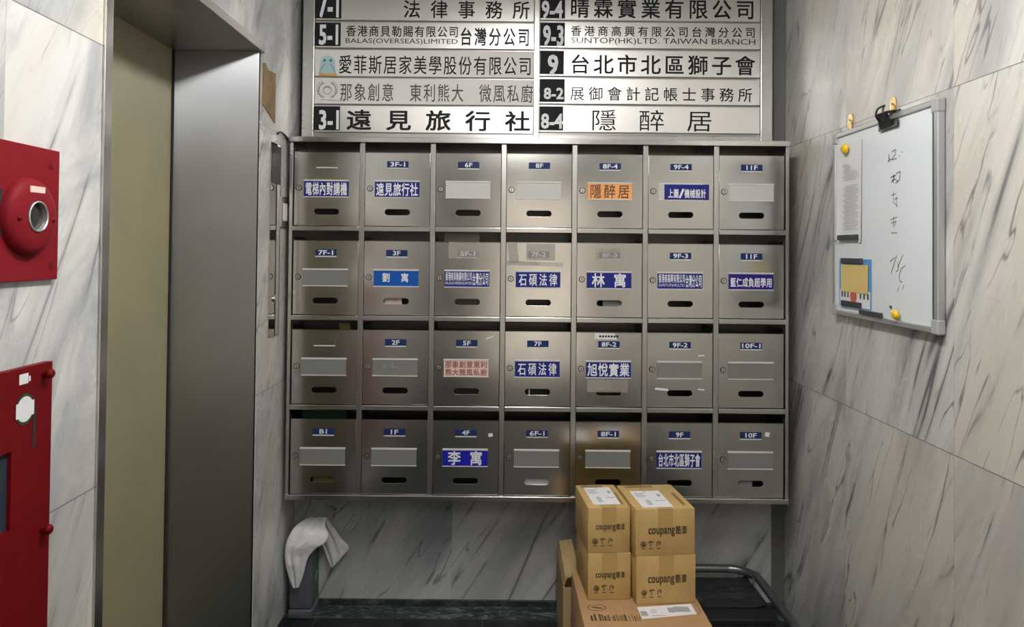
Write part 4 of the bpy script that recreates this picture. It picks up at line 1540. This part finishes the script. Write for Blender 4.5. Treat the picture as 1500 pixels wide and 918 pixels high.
while x < b2[0]:
    wd = rb.choice((0.0022, 0.004, 0.0065))
    rect(bm, x, x + wd, a[1] - 0.004, a[1] + 0.030 + rb.uniform(-0.006, 0.006), FT)
    x += wd + rb.choice((0.002, 0.0035, 0.007))
stroke(bm, [tp(1016, 880), tp(1023, 889), tp(1026, 897), tp(1022, 899)], 0.0015, FT)
obj('print', bm, 'card_ink', big)

# the open carton behind, one flap bent over
OX0, OX1, OY0, OY1, OZ = 0.192, 0.46, 2.475, 2.80, 0.262
oc = thing('open_carton', 'tall brown carton with a raised top flap between the boxes and the end wall', 'cardboard box', ((OX0 + OX1) / 2, (OY0 + OY1) / 2, 0.0))
tk = 0.004
bm = bm_new()
add_box(bm, OX0, OX0 + tk, OY0, OY1, 0.0005, OZ)
add_box(bm, OX1 - tk, OX1, OY0, OY1, 0.0005, OZ)
add_box(bm, OX0 + tk, OX1 - tk, OY0, OY0 + tk, 0.0005, OZ)
add_box(bm, OX0 + tk, OX1 - tk, OY1 - tk, OY1, 0.0005, OZ)
add_box(bm, OX0 + tk, OX1 - tk, OY0 + tk, OY1 - tk, 0.0005, 0.005)
obj('carton', bm, 'card_pale', oc)
bm = bm_new()
f0, f1, f2, f3 = P(815, 786.5, z=0.292), P(839, 789, z=0.300), P(848.5, 841, z=0.300), P(827, 838.5, z=0.292)
ym, yM = OY0 + 0.01, OY1 - 0.005
add_prism(bm, [(OX0, ym, OZ), (OX0 + tk, ym, OZ), (f3.x + 0.006, ym, 0.288), (f2.x, ym, 0.297), (f2.x, ym, 0.3005), (f3.x, ym, 0.292)], (0, yM - ym, 0))
obj('flap', bm, 'card_pale', oc)

# ================================================================== trolley with black sheet
tr = thing('trolley', 'flat black trolley with folded grey tubular handle beside the whiteboard wall', 'trolley', (0.775, 2.4, 0))
TX0, TX1 = 0.618, 0.930
pc = P(1095, 831, z=0.175)
ZT = 0.175
yf = P(1040, 832, z=ZT).y
yf = min(yf, YB - 0.04)
xr = P(1140, 885, z=ZT).x
bm = bm_new()
rc = 0.10
pth = [(TX0, 2.02, ZT), (TX0, 2.3, ZT), (TX0, yf - rc, ZT)]
for k in range(1, 8):
    a = math.pi - math.pi / 2 * k / 8
    pth.append((TX0 + rc + rc * math.cos(a), yf - rc + rc * math.sin(a), ZT))
pth.append((TX0 + rc, yf, ZT))
pth.append((xr - rc, yf, ZT))
for k in range(1, 8):
    a = math.pi / 2 - math.pi / 2 * k / 8
    pth.append((xr - rc + rc * math.cos(a), yf - rc + rc * math.sin(a), ZT))
pth += [(xr, yf - rc, ZT), (xr, 2.3, ZT), (xr, 2.02, ZT)]
add_tube(bm, pth, 0.0155, 12, 3)
obj('handle', bm, 'tube', tr, 60)
ydk = P(1080, 907, z=0.135).y
bm = bm_new()
add_box(bm, TX0 + 0.016, xr - 0.016, ydk, yf - 0.004, 0.115, 0.135, 0.004)
obj('upper_deck', bm, 'deck', tr)
bm = bm_new()
add_box(bm, TX0 - 0.008, xr + 0.012, 1.98, yf + 0.012, 0.085, 0.1145, 0.006)
obj('deck', bm, 'deck', tr)
for xx in (TX0 + 0.05, xr - 0.05):
    for yy in (2.08, yf - 0.10):
        bm = bm_new()
        add_lathe(bm, [(0, -0.011), (0.028, -0.011), (0.031, -0.008), (0.031, 0.008), (0.028, 0.011), (0, 0.011)], (xx, yy, 0.031), (1, 0, 0), 24)
        ob = obj('wheel', bm, 'black', tr, 40)
        bm = bm_new()
        add_box(bm, xx - 0.016, xx - 0.0125, yy - 0.012, yy + 0.012, 0.025, 0.0845)
        add_box(bm, xx + 0.0125, xx + 0.016, yy - 0.012, yy + 0.012, 0.025, 0.0845)
        obj('fork', bm, 'tube', ob)
for xx in (TX0, xr):
    bm = bm_new()
    add_box(bm, xx - 0.012, xx + 0.012, 2.03, 2.07, 0.1145, ZT + 0.005, 0.003)
    obj('hinge', bm, 'tube', tr)
# crumpled black sheet lying on the deck
ysh = P(1080, 886.5, z=0.145).y
bm = bm_new()
nx, ny = 44, 36
gx0, gx1, gy0, gy1 = TX0 + 0.021, xr - 0.021, ysh, yf - 0.021
g = []
for j in range(ny + 1):
    row = []
    for i in range(nx + 1):
        a, b2 = i / nx, j / ny
        x, y = gx0 + (gx1 - gx0) * a, gy0 + (gy1 - gy0) * b2
        nz = noise.fractal(Vector((x * 9, y * 16, 0.3)), 1.0, 2.1, 3) + 0.7 * abs(noise.noise(Vector((x * 5 + y * 9, y * 14 - x * 7, 4.0))))
        edge = min(1, 6 * min(a, 1 - a, b2 + 0.02, 1 - b2))
        row.append(bm.verts.new((x, y, 0.1365 + (0.010 + 0.012 * nz) * max(edge, 0.05) + 0.012 * max(0.0, (a - 0.8) / 0.2) ** 2 + 0.012 * max(0.0, (b2 - 0.75) / 0.25) ** 2)))
    g.append(row)
for v_q in bm.verts:
    v_q.co.z = max(v_q.co.z, 0.1362)
for j in range(ny):
    for i in range(nx):
        bm.faces.new((g[j][i], g[j][i + 1], g[j + 1][i + 1], g[j + 1][i]))
tag(obj('plastic_sheet', bm, 'bag', None, 180, loc=(0.775, ysh, 0.1355)), 'crumpled shiny black plastic sheet spread on the trolley', 'plastic sheet')

# ================================================================== slim bin and towel
by0 = 2.775
bx0, bx1 = P(422, 850, y=by0).x, P(457.5, 850, y=by0).x
bx0 = max(bx0, XL + 0.010)
by1 = YB - 0.012
bzt = 0.272
wbn = thing('waste_bin', 'slim slate grey plastic bin in the corner under the mailbox rack', 'bin', ((bx0 + bx1) / 2, (by0 + by1) / 2, 0))
bm = bm_new()
add_box(bm, bx0 + 0.002, bx1 - 0.002, by0 + 0.002, by1 - 0.002, 0.0335, bzt - 0.02, 0.010, None, 3)
add_box(bm, (bx0 + bx1) / 2 - 0.004, (bx0 + bx1) / 2 - 0.002, by0 + 0.0012, by0 + 0.004, 0.04, bzt - 0.03)
obj('body', bm, 'bin', wbn, 40)
bm = bm_new()
add_box(bm, bx0, bx1, by0 - 0.001, by1, 0.0005, 0.034, 0.007, None, 3)
obj('base', bm, 'bin', wbn, 40)
bm = bm_new()
add_box(bm, bx0 - 0.001, bx1 + 0.001, by0 - 0.002, by1 + 0.001, bzt - 0.0195, bzt, 0.006, None, 3)
obj('lid', bm, 'bin', wbn, 40)
bm = bm_new()
xm_ = (bx0 + bx1) / 2
add_prism(bm, [(xm_ - 0.030, by0 + 0.03, bzt), (xm_ - 0.016, by0 + 0.03, bzt + 0.050), (xm_ + 0.012, by0 + 0.03, bzt + 0.050), (xm_ + 0.026, by0 + 0.03, bzt)], (0, by1 - by0 - 0.06, 0), 0.004)
obj('swing_flap', bm, 'bin', wbn, 40)
bm = bm_new()
add_lathe(bm, [(0.008, 0), (0.008, 0.004), (0.006, 0.006), (0, 0.006)], (bx1 - 0.006, by0 - 0.002, bzt - 0.010), (0, -1, 0), 18)
obj('catch', bm, 'lock', wbn, 40)
bm = bm_new()
add_box(bm, bx1 - 0.0018, bx1 - 0.0008, by0 + 0.018, by1 - 0.016, 0.05, bzt - 0.035)
sd = obj('side_label', bm, 'bin_green', wbn)
sd['label'] = 'dark green side panel'
bm = bm_new()
FS = (Vector((bx1 - 0.0003, 0, 0)), EY, EZ)
stroke(bm, [(by0 + 0.03, 0.20), (by0 + 0.055, 0.25)], 0.006, FS)
stroke(bm, [(by0 + 0.05, 0.13), (by0 + 0.07, 0.15)], 0.012, FS)
obj('side_print', bm, 'teal', sd)

# towel: one sheet draped over the bin, a long tongue in front and a flared fall behind
rows = [  # (depth y, edge A px, edge B px, bulge) from the tip of the front tongue over the ridge to the rear hem
    (2.752, (429, 861), (437, 861), 0.002),
    (2.746, (423, 846), (443, 846), 0.005),
    (2.742, (418.5, 828), (447, 832), 0.010),
    (2.742, (417, 812), (452, 816), 0.016),
    (2.744, (419, 796), (462, 804), 0.022),
    (2.750, (423, 785), (476, 795), 0.024),
    (2.762, (431, 772), (481, 782), 0.018),
    (2.785, (442, 763), (477, 770), 0.008),
    (2.815, (452, 757), (478, 757), 0.000),
    (2.832, (457, 758), (482, 762), 0.004),
    (2.845, (461, 766), (489, 772), 0.006),
    (2.852, (466, 778), (496, 782), 0.006),
    (2.858, (471, 794), (503.5, 792), 0.006),
    (2.862, (478, 814), (511.5, 803), 0.005),
    (2.864, (485.5, 832.5), (497, 820), 0.003),
]
NA = 26
ctrl = []
for (yy, A, B, bul) in rows:
    pa, pb_ = P(A[0], A[1], y=yy), P(B[0], B[1], y=yy)
    line = []
    for i in range(NA + 1):
        t_ = i / NA
        p = pa.lerp(pb_, t_)
        p.y -= bul * math.sin(math.pi * t_)
        line.append(p)
    ctrl.append(line)
cols_ = [smooth_path([ctrl[j][i] for j in range(len(ctrl))], 5) for i in range(NA + 1)]
bm = bm_new()
nr = len(cols_[0])
g = []
for j in range(nr):
    row = []
    for i in range(NA + 1):
        p = cols_[i][j].copy()
        t_ = i / NA
        v_ = j / nr
        damp = math.sin(math.pi * min(max(t_, 0.0), 1.0)) ** 0.5 if 0 < t_ < 1 else 0.0
        fold = math.sin(t_ * 13 + v_ * 5 + 1.2 * noise.noise(Vector((t_ * 2, v_ * 6, 1)))) * 0.0042
        wr_ = noise.noise(Vector((t_ * 5, v_ * 16, 7.0))) * 0.006 + noise.noise(Vector((t_ * 11, v_ * 26, 2.0))) * 0.0025
        p.y -= (fold + wr_) * (0.35 + 0.65 * damp)
        p.z += (0.5 * wr_) * damp
        p.y = min(p.y, YB - 0.004)
        row.append(bm.verts.new(p))
    g.append(row)
for j in range(nr - 1):
    for i in range(NA):
        bm.faces.new((g[j][i], g[j][i + 1], g[j + 1][i + 1], g[j + 1][i]))
tw = tag(obj('towel', bm, 'towel', None, 180, loc=(bx1 - 0.03, 2.80, bzt)), 'crumpled white cloth draped over the slim grey bin', 'cloth')
md = tw.modifiers.new('thickness', 'SOLIDIFY')
md.thickness = 0.0018
md = tw.modifiers.new('smooth', 'SUBSURF')
md.levels = md.render_levels = 1

bpy.data.collections.remove(_tmpcol)
